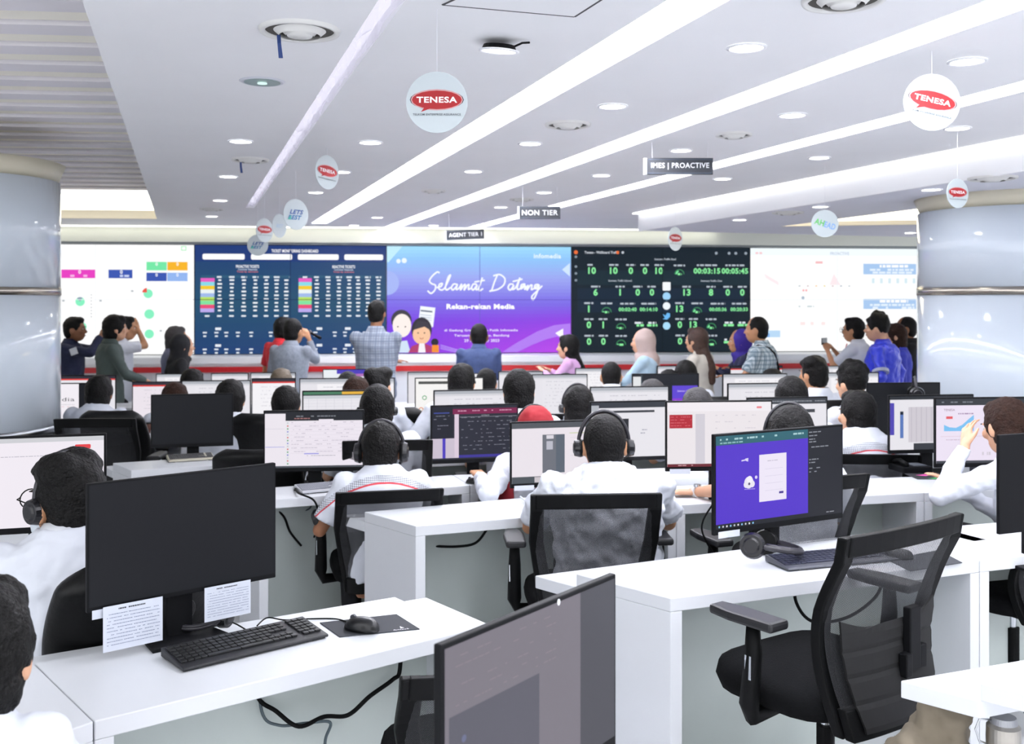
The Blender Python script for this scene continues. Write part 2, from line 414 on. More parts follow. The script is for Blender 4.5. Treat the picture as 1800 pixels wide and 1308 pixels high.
t = wall_root('display_plinth', 'long white ledge with a red stripe running under the video wall', 'ledge', 0, 0, 0)
b = MB(); b.box((-8,-.62,.965), (7.2,.12,1.045)); b.build('ledge_top', mat('ledge_white', '#eceef0', .35), t, bevel=.006)
b = MB(); b.box((-8,-.585,.93), (7.2,.1,.965)); b.build('ledge_face', mat('ledge_white', '#eceef0', .35), t)
b = MB(); b.box((-8,-.60,.865), (7.2,.1,.93)); b.build('red_stripe', mat('red_stripe', '#b3161c', .4), t)
b = MB(); b.box((-8,-.56,0), (7.2,.1,.865)); b.build('base_panel', mat('base_grey', '#d2d5da', .45), t)

# ------------------------------------------------------------------ columns
COL = mat('glossy_column', '#dbe5ef', .15, noise=.02, nscale=2, coat=.5)
def column(px, Z, top, bottom, label):
    p = W(px, Z); t = empty('column', label, 'column', (p.x, p.y, 0))
    r = .65
    b = MB(); N = 64
    b.loft([(bottom,r,r,0,0),(1.70+(531-519)/F*Z,r,r,0,0)], N); b.build('lower_cover', COL, t, smooth=False)
    z1 = 1.70+(531-519)/F*Z; z2 = 1.70+(531-506)/F*Z
    b = MB(); b.loft([(z1,r+.004,r+.004,0,0),(z2,r+.004,r+.004,0,0)], N); b.build('steel_band', mat('band_steel', '#b9b2a6', .25, 1.0), t)
    b = MB(); b.loft([(z2,r,r,0,0),(top-.10,r,r,0,0)], N); b.build('upper_cover', COL, t)
    b = MB(); b.loft([(top-.10,r-.02,r-.02,0,0),(top+.02,r+.03,r+.03,0,0),(top+.02,r,r,0,0)], N); b.build('cap_ring', mat('cream_ring', '#d8d2bd', .5), t)
    b = MB(); b.loft([(0,r-.05,r-.05,0,0),(bottom-.05,r-.05,r-.05,0,0),(bottom-.05,r+.003,r+.003,0,0),(bottom,r+.003,r+.003,0,0)], N); b.build('steel_base', mat('base_steel', '#8f9296', .3, 1.0), t)
    for c in t.children:
        me = c.data
        for p_ in me.polygons: p_.use_smooth = abs(p_.normal.z) < .5
    return t
column(-78, 6.9, CZ+.0, .865, 'round glossy white column at the left edge with a steel band')
column(1784, 7.3, SZ, .70, 'round glossy white column standing at the right under the lowered ceiling')

# ------------------------------------------------------------------ ceiling fittings
def ceil_z(px, py, c=CZ):
    return G(px, py, c)
ringm = mat('downlight_ring', '#e9eaee', .4)
glow = lamp_mat('downlight_glow', '#ffffff', DOWN_E)
def downlight_make(r):
    t = empty('downlight', '', 'light')
    b = MB(); N = 24; vs = []; fs = []
    for rr, z in ((r*1.16,0.0),(r*1.16,-.004),(r*1.0,-.006),(r*.94,.0)):
        for i in range(N): a = 2*PI*i/N; vs.append((rr*math.cos(a), rr*math.sin(a), z))
    for j in range(3):
        for i in range(N): fs.append((j*N+i, (j+1)*N+i, (j+1)*N+(i+1)%N, j*N+(i+1)%N))
    b.add(vs, fs); b.build('trim_ring', ringm, t, smooth=True)
    b = MB(); b.cyl((0,0,-.003), (0,0,.0), r*.95, r*.95, 24); b.build('glow_face', glow, t)
    return t
def copy_thing(root, loc, rz=None, label=None, group=None):
    r_ = root.copy(); C.objects.link(r_); r_.location = loc
    if rz is not None: r_.rotation_euler = (0,0,rz)
    if label: r_['label'] = label
    if group: r_['group'] = group
    for ch in root.children:
        c = ch.copy(); C.objects.link(c); c.parent = r_
        for g in ch.children:
            d_ = g.copy(); C.objects.link(d_); d_.parent = c
    return r_
DL = [(423,248),(401,310),(387,352),(372,380),(651,250),(600,302),(555,338),(1077,186),(932,252),(832,301),(1312,83),
      (1393,202),(1197,264),(1057,308),(957,338),(880,364),(1700,107),(1440,277),(1270,314),(1683,225),(663,382),(622,396),(762,396)]
DLS = [(1637,333),(1442,363),(1300,386),(1600,409)]
proto = None
for (px,py) in DL + DLS:
    low = (px,py) in DLS; p = ceil_z(px, py, SZ if low else CZ); rad = .062
    if proto is None: proto = downlight_make(rad); proto.location = p; o = proto
    else: o = copy_thing(proto, p)
    o['label'] = 'round white glowing downlight recessed flush in the ceiling' if not low else 'round glowing downlight in the lowered ceiling right of the white beam'
    o['group'] = 'flush ceiling downlights' if not low else 'downlights in the lowered ceiling'
    o.location.z -= .001
# one dangling and one switched-off fitting
p = ceil_z(877, 71); o = copy_thing(proto, p - Vector((0,0,.035)), label='downlight hanging loose from its hole with a wire showing'); o.rotation_euler = (R(6), R(4), 0)
del o['group']
b = MB(); b.cyl((0,0,.018), (0,0,.002), .055, .062, 20); b.build('housing', DARK, o)
b = MB(); b.tube([(.05,0,.015),(.08,-.02,.028),(.105,.0,.034)], .004); b.build('wire', DARK, o)
t = empty('downlight', 'unlit greenish round downlight in the ceiling near the big round vent', 'light', ceil_z(461,143))
b = MB(); b.loft([(-.005,.085,.085,0,0),(0,.095,.095,0,0)], 28); b.build('trim_ring', mat('ring_grey','#c9ccd4',.4), t)
b = MB(); b.cyl((0,0,-.006), (0,0,-.004), .075, .075, 28); b.build('reflector', mat('reflector_green','#8fa8a6',.3,.5), t)
b = MB(); b.cyl((0,0,-.011), (0,0,-.007), .02, .02, 16); b.build('bulb', lamp_mat('bulb_dim','#cfeee8',1.0), t)
# round vents
def vent(px, py, r, label, low=False, ribbon=None):
    p = ceil_z(px, py, SZ if low else CZ); t = empty('air_vent', label, 'vent', p)
    b = MB(); b.loft([(0,r,r,0,0),(-.012,r*.97,r*.97,0,0),(-.012,r*.86,r*.86,0,0),(-.002,r*.84,r*.84,0,0)], 32, caps=False); b.build('outer_ring', mat('vent_white','#dcdcd9',.5), t, smooth=True)
    b = MB(); b.cyl((0,0,-.001), (0,0,-.003), r*.84, r*.84, 32); b.build('duct_opening', mat('vent_dark','#4a4844',.8), t)
    for k_, (ra, rb) in enumerate(((.64,.52),(.46,.36))):
        b = MB(); b.loft([(-.004,r*ra,r*ra,0,0),(-.018,r*rb,r*rb,0,0),(-.022,r*(rb-.02),r*(rb-.02),0,0)], 32, caps=False); b.build('cone_ring', mat('vent_white','#dcdcd9',.5), t, smooth=True)
    b = MB(); b.loft([(-.004,.06*r,.06*r,0,0),(-.016,.34*r,.34*r,0,0),(-.024,.3*r,.3*r,0,0)], 32); b.build('center_disc', mat('vent_white','#dcdcd9',.5), t, smooth=True)
    if ribbon:
        b = MB(); x = -r*.55
        b.add([(x,-.01,-.02),(x+.012,-.01,-.02),(x+.016,-.02,-.05),(x+.022,-.018,-ribbon),(x+.008,-.018,-ribbon),(x+.004,-.02,-.05),
               (x,-.006,-.02),(x+.012,-.006,-.02),(x+.016,-.016,-.05),(x+.022,-.014,-ribbon),(x+.008,-.014,-ribbon),(x+.004,-.016,-.05)],
              [(0,5,2,1),(5,4,3,2),(7,8,11,6),(8,9,10,11),(0,1,7,6),(1,2,8,7),(2,3,9,8),(3,4,10,9),(4,5,11,10),(5,0,6,11)])
        o = b.build('ribbon', mat('ribbon_blue','#27407a',.6), t)
    return t
vent(527, 52, .137, 'large round air vent near the slatted ceiling with a blue ribbon', ribbon=.10)
vent(440, 280, .12, 'round air vent above the slatted recess edge with a small blue ribbon', ribbon=.09)
vent(998, 218, .12, 'round air vent in the middle of the ceiling between two strips')
vent(1290, 236, .10, 'round air vent right of the middle downlights')
vent(1483, -2, .125, 'round air vent cut by the top edge right of center')
vent(1745, 312, .14, 'round air vent in the lowered ceiling above the right column', low=True)
vent(1385, 373, .13, 'round air vent in the lowered ceiling near the green lettered disc', low=True)
vent(762, 335, .10, 'small round vent far along the ceiling between two strips')
vent(372, 367, .12, 'round air vent far down the left ceiling beside the recess')
vent(917, 350, .11, 'round air vent above the middle hanging black sign')
t = empty('access_hatch', 'square ceiling access hatch outlined by a dark gap at the top', 'hatch', (0,0,CZ))
q = [G(778,8,CZ), G(1010,29,CZ), G(1060,-3,CZ), G(840,-20,CZ)]
b = MB()
for i in range(4):
    a = q[i]; c_ = q[(i+1)%4]; dd = (c_-a).normalized(); nn_ = Vector((-dd.y,dd.x,0))*.004
    b.add([(*(a-nn_).xy,-.002),(*(c_-nn_).xy,-.002),(*(c_+nn_).xy,-.002),(*(a+nn_).xy,-.002),(*(a-nn_).xy,-.0002),(*(c_-nn_).xy,-.0002),(*(c_+nn_).xy,-.0002),(*(a+nn_).xy,-.0002)],
          [(3,2,1,0),(4,5,6,7),(0,1,5,4),(1,2,6,5),(2,3,7,6),(3,0,4,7)])
b.build('gap_frame', mat('gap_dark','#4a4a4e',.8), t)
b = MB(); b.prism([tuple(x.xy) for x in q], -.0016, -.0004); b.build('hatch_panel', CEILM, t)

# ------------------------------------------------------------------ hanging signs
def hang_disc(px, py, rpx, Z, kind, rz, label, tilt=0, low=False):
    c = W(px, Z, HT(py, Z)); r = rpx*Z/F; top = (SZ if low else CZ)
    t = empty('hanging_sign', label, 'sign', (c.x, c.y, c.z), (0, tilt, rz))
    b = MB(); b.cyl((0,.002,0), (0,-.002,0), r, r, 48); b.build('disc', mat('disc_acrylic','#bfc9cc' if kind == 'A' else '#c9cdd6',.25), t)
    p = Pic(2*r, 2*r, None if False else '#ffffff', -.0024, .0002); p.b = MB(); p.y = -.0025
    if kind in 'AB':
        p.disc(.5,.46,.44,'#3a3f46',.165); p.disc(.5,.46,.425,'#c99494',.172); p.disc(.5,.462,.405,'#a5141b',.152)
        p.poly([(.30,.58),(.24,.66),(.40,.6)], '#a5141b')
        p.text('TENESA', .5, .46, .10, '#f4eef0', .03, wid=.66)
        p.text('TELKOM ENTERPRISE ASSURANCE', .5, .70, .035, '#4a4f57', .01, wid=.78)
    elif kind == 'L':
        p.text('LETS', .52, .42, .15, '#2c4f8f', .04, .35, wid=.56); p.text('BEST', .45, .60, .15, '#2a6a9e', .04, .35, wid=.56)
        p.poly([(.16,.68),(.3,.52),(.3,.68)], '#4bb0a0')
    elif kind == 'F': p.text('BEST', .5, .5, .16, '#9fb4c8', .03, .35, wid=.5)
    else:
        p.text('AH', .30, .45, .22, '#5fbf62', .03, wid=.36, rot=-.3); p.text('EAD', .68, .58, .22, '#7ea6d8', .03, wid=.42, rot=-.3)
    p.build('lettering', t, PRINT)
    inv = Matrix.Rotation(rz,3,'Z') @ Matrix.Rotation(tilt,3,'Y')
    b = MB(); up = inv.transposed() @ Vector((0,0,1))
    b.cyl(up*(r*.98), up*(top-c.z), .0009, .0009, 6); b.build('string', mat('nylon_line','#e6e8ee',.3), t)
hang_disc(768,180,54,3.22,'A',0,'round hanging sign with a red speech bubble logo, large one left of center')
hang_disc(1638,180,50,3.75,'A',.0,'round hanging sign with a tilted red speech bubble logo at upper right', R(13))
hang_disc(575,303,30,6.1,'B',R(58),'narrow turned hanging disc with a red logo above the dark dashboard', R(4))
hang_disc(520,377,27,7.2,'L',R(50),'turned hanging disc with dark blue slanted lettering')
hang_disc(465,405,21,8.6,'B',R(60),'small turned hanging disc with a red logo beside two blue lettered discs')
hang_disc(491,397,21,8.2,'F',R(68),'thin turned hanging disc with faint pale lettering')
hang_disc(453,431,18.5,9.0,'L',0,'lowest small hanging disc with bright blue slanted lettering', R(4))
hang_disc(1187,420,21,8.6,'B',R(45),'small hanging disc with a faint red logo over the green number dashboard')
hang_disc(1450,393,24,6.9,'G',0,'round hanging disc lettered in green and blue over the white screen')
hang_disc(1683,340,26,5.5,'B',R(25),'hanging disc with a red logo in front of the right column')
def hang_sign(x0, x1, y0, y1, Z, txt, label, rz=0, side=False):
    c = W((x0+x1)/2, Z, HT((y0+y1)/2, Z)); w_ = (x1-x0)*Z/F; h_ = (y1-y0)*Z/F
    t = empty('hanging_sign', label, 'sign', c, (0, rz, 0))
    b = MB(); b.box((-w_/2,-.008,-h_/2), (w_/2,.008,h_/2)); b.build('board', mat('sign_board','#1d232c',.35), t, bevel=.002)
    b = MB(); b.box((-w_/2-.016,-.008,-h_/2), (-w_/2-.001,.03,h_/2)); b.build('side_flap', mat('sign_white','#eef0f2',.5), t)
    p = Pic(w_, h_, '#222a36', -.0085, .0003); p.b = MB(); p.y = -.009
    p.line([(.02,.1),(.98,.1)], .006, '#4a5a70'); p.line([(.02,.92),(.98,.92)], .006, '#5a6a80'); p.line([(.02,.15),(.1,.9)], .004, '#3a4658'); p.line([(.93,.12),(.98,.9)], .004, '#3a4658')
    p.text(txt, .5, .5, .42, '#f4f6f8', .02, wid=.88)
    p.build('lettering', t, PRINT)
    for s_ in (-1,1):
        b = MB(); b.cyl((s_*w_*.42,0,h_/2), (s_*w_*.42,0,CZ-c.z), .0012, .0012, 6); b.build('string', mat('nylon_line','#e6e8ee',.3), t)
hang_sign(1137,1253,278,307,5.9,'IMES | PROACTIVE','black hanging sign reading IMES PROACTIVE')
hang_sign(913,985,363,385,8.2,'NON TIER','black hanging sign reading NON TIER')
hang_sign(785,851,404,421,10.6,'AGENT TIER 1','black hanging sign reading AGENT TIER, farthest and smallest', R(-2.5))

# ------------------------------------------------------------------ video wall
SW = 2.36; SH = 1.358
def big_screen(i, label):
    s0 = -6.315 + SW*i; t = wall_root('video_screen', label, 'screen', s0+SW/2, 1.73, 0)
    b = MB(); b.box((-SW/2+.001,-.02,-SH/2), (SW/2-.001,.1,SH/2)); b.build('housing', mat('screen_housing','#14161a',.5), t)
    return t
def seams(p, col='#12161f', op=None):
    p.box(.4985,0,.5015,1,col); p.box(0,.4975,1,.5025,col)
w5, h5 = SW-.012, SH-.006
t = big_screen(0, 'leftmost wall screen, white with a pink box and green circles')
p = Pic(w5, h5, '#ffffff', -.021, .0004)
X1 = lambda x: (x-5)/337; Y1 = lambda y: (y-433)/193
p.box(X1(115),Y1(477),X1(173),Y1(492),'#e63fc0'); p.text('0', X1(146), Y1(481), .035, '#ffffff', .02); p.dashes(X1(130),X1(160),Y1(486),.02,'#f6b5e6',3)
p.box(X1(195),Y1(477),X1(236),Y1(492),'#3a56b0'); p.text('0', X1(217), Y1(481), .035, '#ffffff', .02); p.dashes(X1(200),X1(232),Y1(486),.02,'#c8d2f0',4)
for (a,b_,c_,d_,col) in ((260,463,295,478,'#74e6a6'),(296,463,331,478,'#f6b428'),(260,482,295,497,'#3a56b0'),(296,482,331,497,'#92b4ee')):
    p.box(X1(a),Y1(b_),X1(c_),Y1(d_),col); p.text('0', X1((a+c_)/2), Y1(b_+4), .03, '#ffffff', .02)
for (x,y,r_) in ((147,533,8),(150,577,8),(263,519,8),(265,555,8.5),(265,590,8),(60,520,9),(60,570,9)): p.disc(X1(x),Y1(y),r_/337,'#86efc0')
p.disc(X1(261),Y1(517),8/337,'#e8584a',a0=90,a1=180); p.disc(X1(147),Y1(533),8/337,'#8a9fb0',a0=60,a1=130)
p.box(X1(320),Y1(435),X1(329),Y1(443),'#a6ecb8'); p.box(X1(321.5),Y1(436.5),X1(327.5),Y1(441.5),'#ffffff')
for k in range(8): p.box(X1(165.6),Y1(520+k*5.5),X1(166.6),Y1(522+k*5.5),'#6a7080')
for (x,y) in ((117,530),(234,513),(236,585),(283,583),(180,530)): p.box(X1(x),Y1(y),X1(x+4),Y1(y+3),'#b0b6bc')
seams(p,'#eef1f4'); p.build('display', t)

t = big_screen(1, 'dark blue dashboard wall screen with tables of small figures')
p = Pic(w5, h5, '#1f3a78', -.021, .0004)
X1 = lambda x: (x-342)/335; Y1 = lambda y: (y-434)/190
for k in range(12):
    f_ = k/12; c0 = [a*(1-abs(f_-.4)) + b_*abs(f_-.4) for a, b_ in zip(srgb('#24506e'), srgb('#1c2f78'))]
    p.box(0, .15+.85*k/12, 1, .15+.85*(k+1)/12, tuple(c0), k == 0)
p.text('TICKET MONITORING DASHBOARD', X1(516), Y1(443.5), .03, '#ffffff', .03, wid=.245)
for (a,b_) in ((355,428),(439,511),(521,593),(603,672)): p.rbox(X1(a),Y1(449),X1(b_),Y1(459),'#ffffff',.008)
for cx, name_ in ((433,'PROACTIVE TICKETS'),(602,'REACTIVE TICKETS')):
    p.text(name_, X1(cx), Y1(471), .028, '#f4f6fa', .03, wid=.12); p.text('Customer Response', X1(cx), Y1(476.5), .02, '#c9d4e4', .03, wid=.1); p.text('Total by segment', X1(cx), Y1(480.5), .018, '#e08080', .02, wid=.11)
cols = ['#e65fc0','#86d8e6','#f2c830','#e8f0f0','#9fb8e8','#b8e060','#7ee0a0','#e84a78','#b8a8e8']
for x0, x1, cs in ((352,376,(385,406,427,447,466,484,501)), (523,546,(555,575,594,612,628,645,664))):
    p.box(X1(x0), Y1(486.5), X1(cs[-1]+8), Y1(491), '#2c5a78')
    for cx in (x0+12,)+cs: p.dashes(X1(cx-5), X1(cx+5), Y1(488), .016, '#dfe6ee', cx, .95)
    for k in range(9):
        y = 493+k*6.6
        p.box(X1(x0), Y1(y-1.5), X1(x1), Y1(y+5.1), cols[k])
        for j, cx in enumerate(cs):
            wd = 2.6+((k*7+j*3)%4)*.5; p.box(X1(cx-wd), Y1(y+.6), X1(cx+wd), Y1(y+3.4), '#eef2f6')
    for cx in (x0+12,)+cs: p.box(X1(cx-4), Y1(556), X1(cx+4), Y1(559), '#dfe6ee')
for x0, xs in ((384,(361,381,398,418,441)), (500,(475,492,0,0,0)), (560,(553,0,0,0,0)), (610,(587,605,622,640,655))):
    for y0 in (580, 609):
        p.box(X1(x0-5), Y1(y0-2.5), X1(x0+5), Y1(y0+2), '#e4eaf2')
        for xx in xs:
            if xx: p.box(X1(xx-3.5), Y1(y0+5), X1(xx+3.5), Y1(y0+7.6), '#dfe6ee'); p.box(X1(xx-2.5), Y1(y0+11), X1(xx+2.5), Y1(y0+13.8), '#dfe6ee')
seams(p,'#14234e'); p.build('display', t)

t = big_screen(2, 'purple welcome wall screen with script lettering in the middle')
p = Pic(w5, h5, '#8a6ee8', -.021, .0004)
X1 = lambda x: (x-677)/323; Y1 = lambda y: (y-434)/186
def lerp(a, b_, f_): return tuple(x*(1-f_)+y*f_ for x, y in zip(a, b_))
gt = [(0,srgb('#9fdcff')),(.12,srgb('#8fc4f8')),(.3,srgb('#9ba6f0')),(.5,srgb('#7f72e6')),(.7,srgb('#7440e0')),(1.0,srgb('#7c2fe0'))]
def gcol(v):
    for (a,ca),(b_,cb) in zip(gt[:-1],gt[1:]):
        if v <= b_: return lerp(ca, cb, (v-a)/(b_-a))
    return gt[-1][1]
NU, NV = 30, 30; p.y -= p.st
for i in range(NU):
    for j in range(NV):
        u = (i+.5)/NU; v = (j+.5)/NV; c_ = gcol(v); m_ = max(0, (v-.55)/.45)*u; c_ = lerp(c_, srgb('#c04ce8'), min(1,m_*.9))
        p.box(i/NU, j/NV, (i+1)/NU, (j+1)/NV, c_, False)
def ribbon(p, top, bot, col):
    p.y -= p.st
    for a in range(len(top)-1): p.poly([top[a],top[a+1],bot[a+1],bot[a]], col, False)
ribbon(p, [(X1(878),Y1(619)),(X1(905),Y1(602)),(X1(940),Y1(583)),(X1(970),Y1(572)),(X1(999),Y1(569))], [(X1(905),Y1(619)),(X1(930),Y1(607)),(X1(955),Y1(597)),(X1(975),Y1(592)),(X1(999),Y1(593))], '#b07cf0')
for k in range(3): p.line([(X1(770),Y1(606+k*3)),(X1(790),Y1(612+k*2.5)),(X1(812),Y1(618+k))], .004, '#b89cf4')
p.poly([(X1(677),Y1(434)),(X1(704),Y1(434)),(X1(680),Y1(462)),(X1(677),Y1(462))], '#bfeaff')
p.disc(X1(677),Y1(498),.065,'#a4b4f2',a0=-90,a1=90); p.disc(X1(697),Y1(460),.012,'#eaf4ff'); p.disc(X1(707),Y1(459),.014,'#eaf4ff')
p.line([(X1(932),Y1(450)),(X1(981),Y1(450))], .0, '#ffffff'); p.text('infomedia', X1(958), Y1(450), .045, '#e9f6ff', .03, wid=.15)
p.poly([(X1(984),Y1(474)),(X1(998),Y1(462)),(X1(998),Y1(486))], '#cfe4ff')
p.poly([(X1(972),Y1(586)),(X1(986),Y1(578)),(X1(986),Y1(597))], '#ffffff')
# brush-script welcome, drawn as pen strokes
def script(p, glyphs, ox, oy, sx, sy, th):
    for g in glyphs:
        pts = []
        for a in range(len(g)-1):                       # Catmull-Rom through the pen points
            P_ = [g[max(a-1,0)], g[a], g[a+1], g[min(a+2,len(g)-1)]]
            for s_ in range(5):
                u = s_/5
                f_ = lambda k: .5*((2*P_[1][k])+(-P_[0][k]+P_[2][k])*u+(2*P_[0][k]-5*P_[1][k]+4*P_[2][k]-P_[3][k])*u*u+(-P_[0][k]+3*P_[1][k]-3*P_[2][k]+P_[3][k])*u**3)
                pts.append((f_(0), f_(1)))
        pts.append(g[-1]); p.line([(X1(ox+x*sx), Y1(oy+y*sy)) for x, y in pts], th, '#f4f8ff')
script(p, [  # coordinates are pixels of the photograph relative to the word's start
  [(21,-18),(17,-19),(8,-12),(3,-4),(7,1),(14,4),(13,12),(6,18),(0,14)],
  [(17,8),(24,6),(27,1),(22,2),(20,8),(24,12),(31,9),(40,-8),(42,-14),(38,-10),(33,6),(35,12),(42,8)],
  [(54,2),(48,2),(44,8),(47,12),(54,5),(55,3),(53,11),(58,9),(63,2),(61,12),(67,4),(70,3),(68,12),(74,4),(77,3),(76,11),(82,8)],
  [(91,2),(85,2),(82,8),(85,12),(92,4),(90,11),(95,9),(102,-9),(97,6),(97,13),(103,10)], [(88,-2),(106,-5)]], 748, 498, .93, 1, .0085)
script(p, [[(14,-14),(8,0),(4,12),(1,15)],[(7,-12),(18,-14),(27,-7),(25,4),(14,12),(0,15)],
  [(42,3),(36,3),(33,9),(37,13),(43,5),(41,12),(47,8),(54,-8),(50,6),(50,12),(55,10),(63,3),(57,4),(56,11),(64,6),(63,12),(69,5),(67,13),(73,5),(76,5),(75,12),(80,10),(88,4),(82,4),(81,10),(86,10),(89,5),(84,20),(78,30),(76,24),(86,14),(94,6)], [(42,-2),(58,-6)]], 856, 497, .98, 1, .0085)
p.text('Rekan-rekan Media', X1(840), Y1(539), .05, '#ffffff', .05, wid=.37)
p.text('di Gedung Graha Merah Putih Infomedia', X1(841), Y1(581), .028, '#e9e0fb', .03, wid=.40)
p.text('Terusan Buah Batu, Bandung', X1(842), Y1(590), .028, '#e9e0fb', .03, wid=.30)
p.text('29 November 2023', X1(842), Y1(598.5), .028, '#e9e0fb', .03, wid=.19)
# two plain illustrated presenters and a sheet of paper
p.poly([(X1(735),Y1(538)),(X1(761),Y1(541)),(X1(757),Y1(575)),(X1(731),Y1(571))], '#f2f6fa'); p.line([(X1(736),Y1(546)),(X1(755),Y1(548))], .008, '#5c6a80')
for k in range(3): p.line([(X1(735),Y1(553+4*k)),(X1(754),Y1(555+4*k))], .003, '#9fb0c8')
p.disc(X1(702),Y1(563),.055,'#3c3a44',.10); p.disc(X1(703),Y1(572),.05,'#fbeee8',.11)
p.disc(X1(696),Y1(574),.004,'#443a3c'); p.disc(X1(709),Y1(574),.004,'#443a3c'); p.poly([(X1(685),Y1(619)),(X1(690),Y1(600)),(X1(712),Y1(598)),(X1(718),Y1(619))], '#cfe0f2')
p.disc(X1(737),Y1(580),.055,'#2f2c36',.12); p.disc(X1(737),Y1(588),.048,'#f6c6a0',.09); p.poly([(X1(722),Y1(580)),(X1(730),Y1(564)),(X1(748),Y1(566)),(X1(755),Y1(582)),(X1(742),Y1(574))], '#3b3842')
p.disc(X1(731),Y1(585),.004,'#50403a'); p.disc(X1(742),Y1(585),.004,'#50403a'); p.arc(X1(737),Y1(592),.012,.004,200,340,'#c0705a')
p.poly([(X1(714),Y1(619)),(X1(720),Y1(608)),(X1(733),Y1(603)),(X1(742),Y1(603)),(X1(754),Y1(608)),(X1(758),Y1(619))], '#b03a6c')
p.poly([(X1(731),Y1(619)),(X1(733),Y1(603)),(X1(742),Y1(603)),(X1(744),Y1(619))], '#f4f0f4'); p.disc(X1(760),Y1(601),.02,'#22222c'); p.box(X1(755),Y1(606),X1(767),Y1(619),'#f2902a')
p.box(.4985,0,.5015,1,'#5f5ec4'); p.box(0,.4975,1,.5025,'#5f4ec0'); p.build('display', t)

t = big_screen(3, 'black wall screen filled with green dashboard numbers and dials')
p = Pic(w5, h5, '#16222c', -.021, .0004)
X1 = lambda x: (x-1000)/315; Y1 = lambda y: (y-435)/184
p.box(0.03,.22,1,.36,'#1a2c36'); p.box(.03,.39,.97,.62,'#18283a')
GR = '#8df0a0'
p.disc(X1(1007),Y1(444),.011,'#e8703a')
for y in (452,469,481,493): p.disc(X1(1007),Y1(y),.007,'#8a98a4')
p.text('Tenesa - Wallboard Traffic', X1(1052), Y1(444), .024, '#dfe6ee', .02, wid=.19); p.disc(X1(1080),Y1(444),.009,'#e8703a'); p.disc(X1(1089),Y1(444),.007,'#c8d0d8')
for x in (1255,1278,1290,1308): p.disc(X1(x),Y1(444.5),.008,'#9aa6b2')
p.text('Summary Traffic Email', X1(1164), Y1(456), .024, '#c8d2dc', .02, wid=.12)
def num(s_, x, y, hgt=.065, sub=True, sw_=16):
    p.text(s_, X1(x), Y1(y), hgt, GR, .035)
    if sub: p.dashes(X1(x-sw_/2), X1(x+sw_/2), Y1(y-11.5), .016, '#b8c2cc', int(x), .95)
def gauge(x, y, f_=.1):
    p.dashes(X1(x-10), X1(x+10), Y1(y-11), .016, '#b8c2cc', int(x), .95)
    p.arc(X1(x), Y1(y+6), .028, .005, 0, 180, '#3f8a5c'); p.arc(X1(x), Y1(y+6), .022, .009, 180-180*f_, 180, '#7fe8a0'); p.dashes(X1(x-3), X1(x+4), Y1(y+4), .02, GR, 2, 1)
for s_, x in (('10',1035),('10',1073),('0',1103),('0',1128),('10',1153)): num(s_, x, 476)
gauge(1189,476,.4); num('00:03:15',1238,476,.055,True,36); num('00:05:45',1288,476,.055,True,34)
p.text('Summary Traffic Inbound', X1(1084), Y1(494), .022, '#c8d2dc', .02, wid=.13); p.text('Summary Traffic Chat', X1(1246), Y1(494), .022, '#c8d2dc', .02, wid=.12)
for s_, x in (('6',1041),('1',1084),('0',1115),('0',1140),('13',1202),('8',1245),('0',1275),('0',1301)): num(s_, x, 514)
for s_, x in (('1',1029),('13',1189)): num(s_, x, 543)
gauge(1060,543); gauge(1220,543,.3)
for s_, x in (('00:02:40',1097),('00:14:10',1134),('00:05:36',1257),('00:20:33',1295)): num(s_, x, 544, .036, True, 26)
for s_, x in (('0',1029),('1',1054),('0',1189),('13',1213)): num(s_, x, 571)
gauge(1085,571); gauge(1245,571,.3)
for x in (1116,1140,1276,1301):
    p.dashes(X1(x-7),X1(x+7),Y1(566),.018,'#dfe6ee',x,.9); p.dashes(X1(x-9),X1(x+9),Y1(570),.022,GR,x,.95)
for s_, x in (('0',1029),('0',1054),('0',1189)): num(s_, x, 600)
gauge(1085,600); gauge(1245,600); p.dashes(X1(1268),X1(1284),Y1(596),.018,'#dfe6ee',1,.9); p.dashes(X1(1267),X1(1285),Y1(600),.022,GR,1,.95)
p.rbox(X1(1158),Y1(496),X1(1172),Y1(511),'#f2f6fa',.006); p.disc(X1(1165),Y1(521),.022,'#9fd2f6'); p.disc(X1(1165),Y1(538),.021,'#eef4fa')
p.poly([(X1(1158),Y1(552)),(X1(1163),Y1(555)),(X1(1166),Y1(550)),(X1(1171),Y1(551)),(X1(1171),Y1(557)),(X1(1166),Y1(562)),(X1(1158),Y1(561)),(X1(1162),Y1(559))], '#6cb8f2'); p.disc(X1(1165),Y1(573),.021,'#a8dcf8')
seams(p,'#0c131a'); p.build('display', t)

t = big_screen(4, 'rightmost wall screen, white with pale blue boxes, beside the column')
p = Pic(w5, h5, '#ffffff', -.021, .0004)
X1 = lambda x: (x-1316)/312; Y1 = lambda y: (y-435)/183
p.box(0,0,1,.07,'#f2fbff'); p.text('PROACTIVE', X1(1477), Y1(444), .03, '#b8c4dc', .02, wid=.11); p.dashes(X1(1325),X1(1338),Y1(442),.02,'#f4c8cc',1); p.box(X1(1433),Y1(458),X1(1446),Y1(462),'#f4b8bc')
for y0, y1 in ((462,481),(525,543)):
    p.box(X1(1520),Y1(y0),X1(1617),Y1(y1),'#a8c8ee'); p.dashes(X1(1550),X1(1602),Y1(y0+2),.025,'#ffffff',5,.95); p.dashes(X1(1532),X1(1614),Y1(y0+9),.02,'#e4f0fc',6,.95); p.dashes(X1(1537),X1(1614),Y1(y0+14),.02,'#e4f0fc',7,.9)
for k in range(7): p.disc(X1(1404+k*15),Y1(502),.006,['#a8b4bc','#c8b0b4','#f4c080','#e8d080','#d0b0b8','#90a0b0','#b8c0c8'][k],.006)
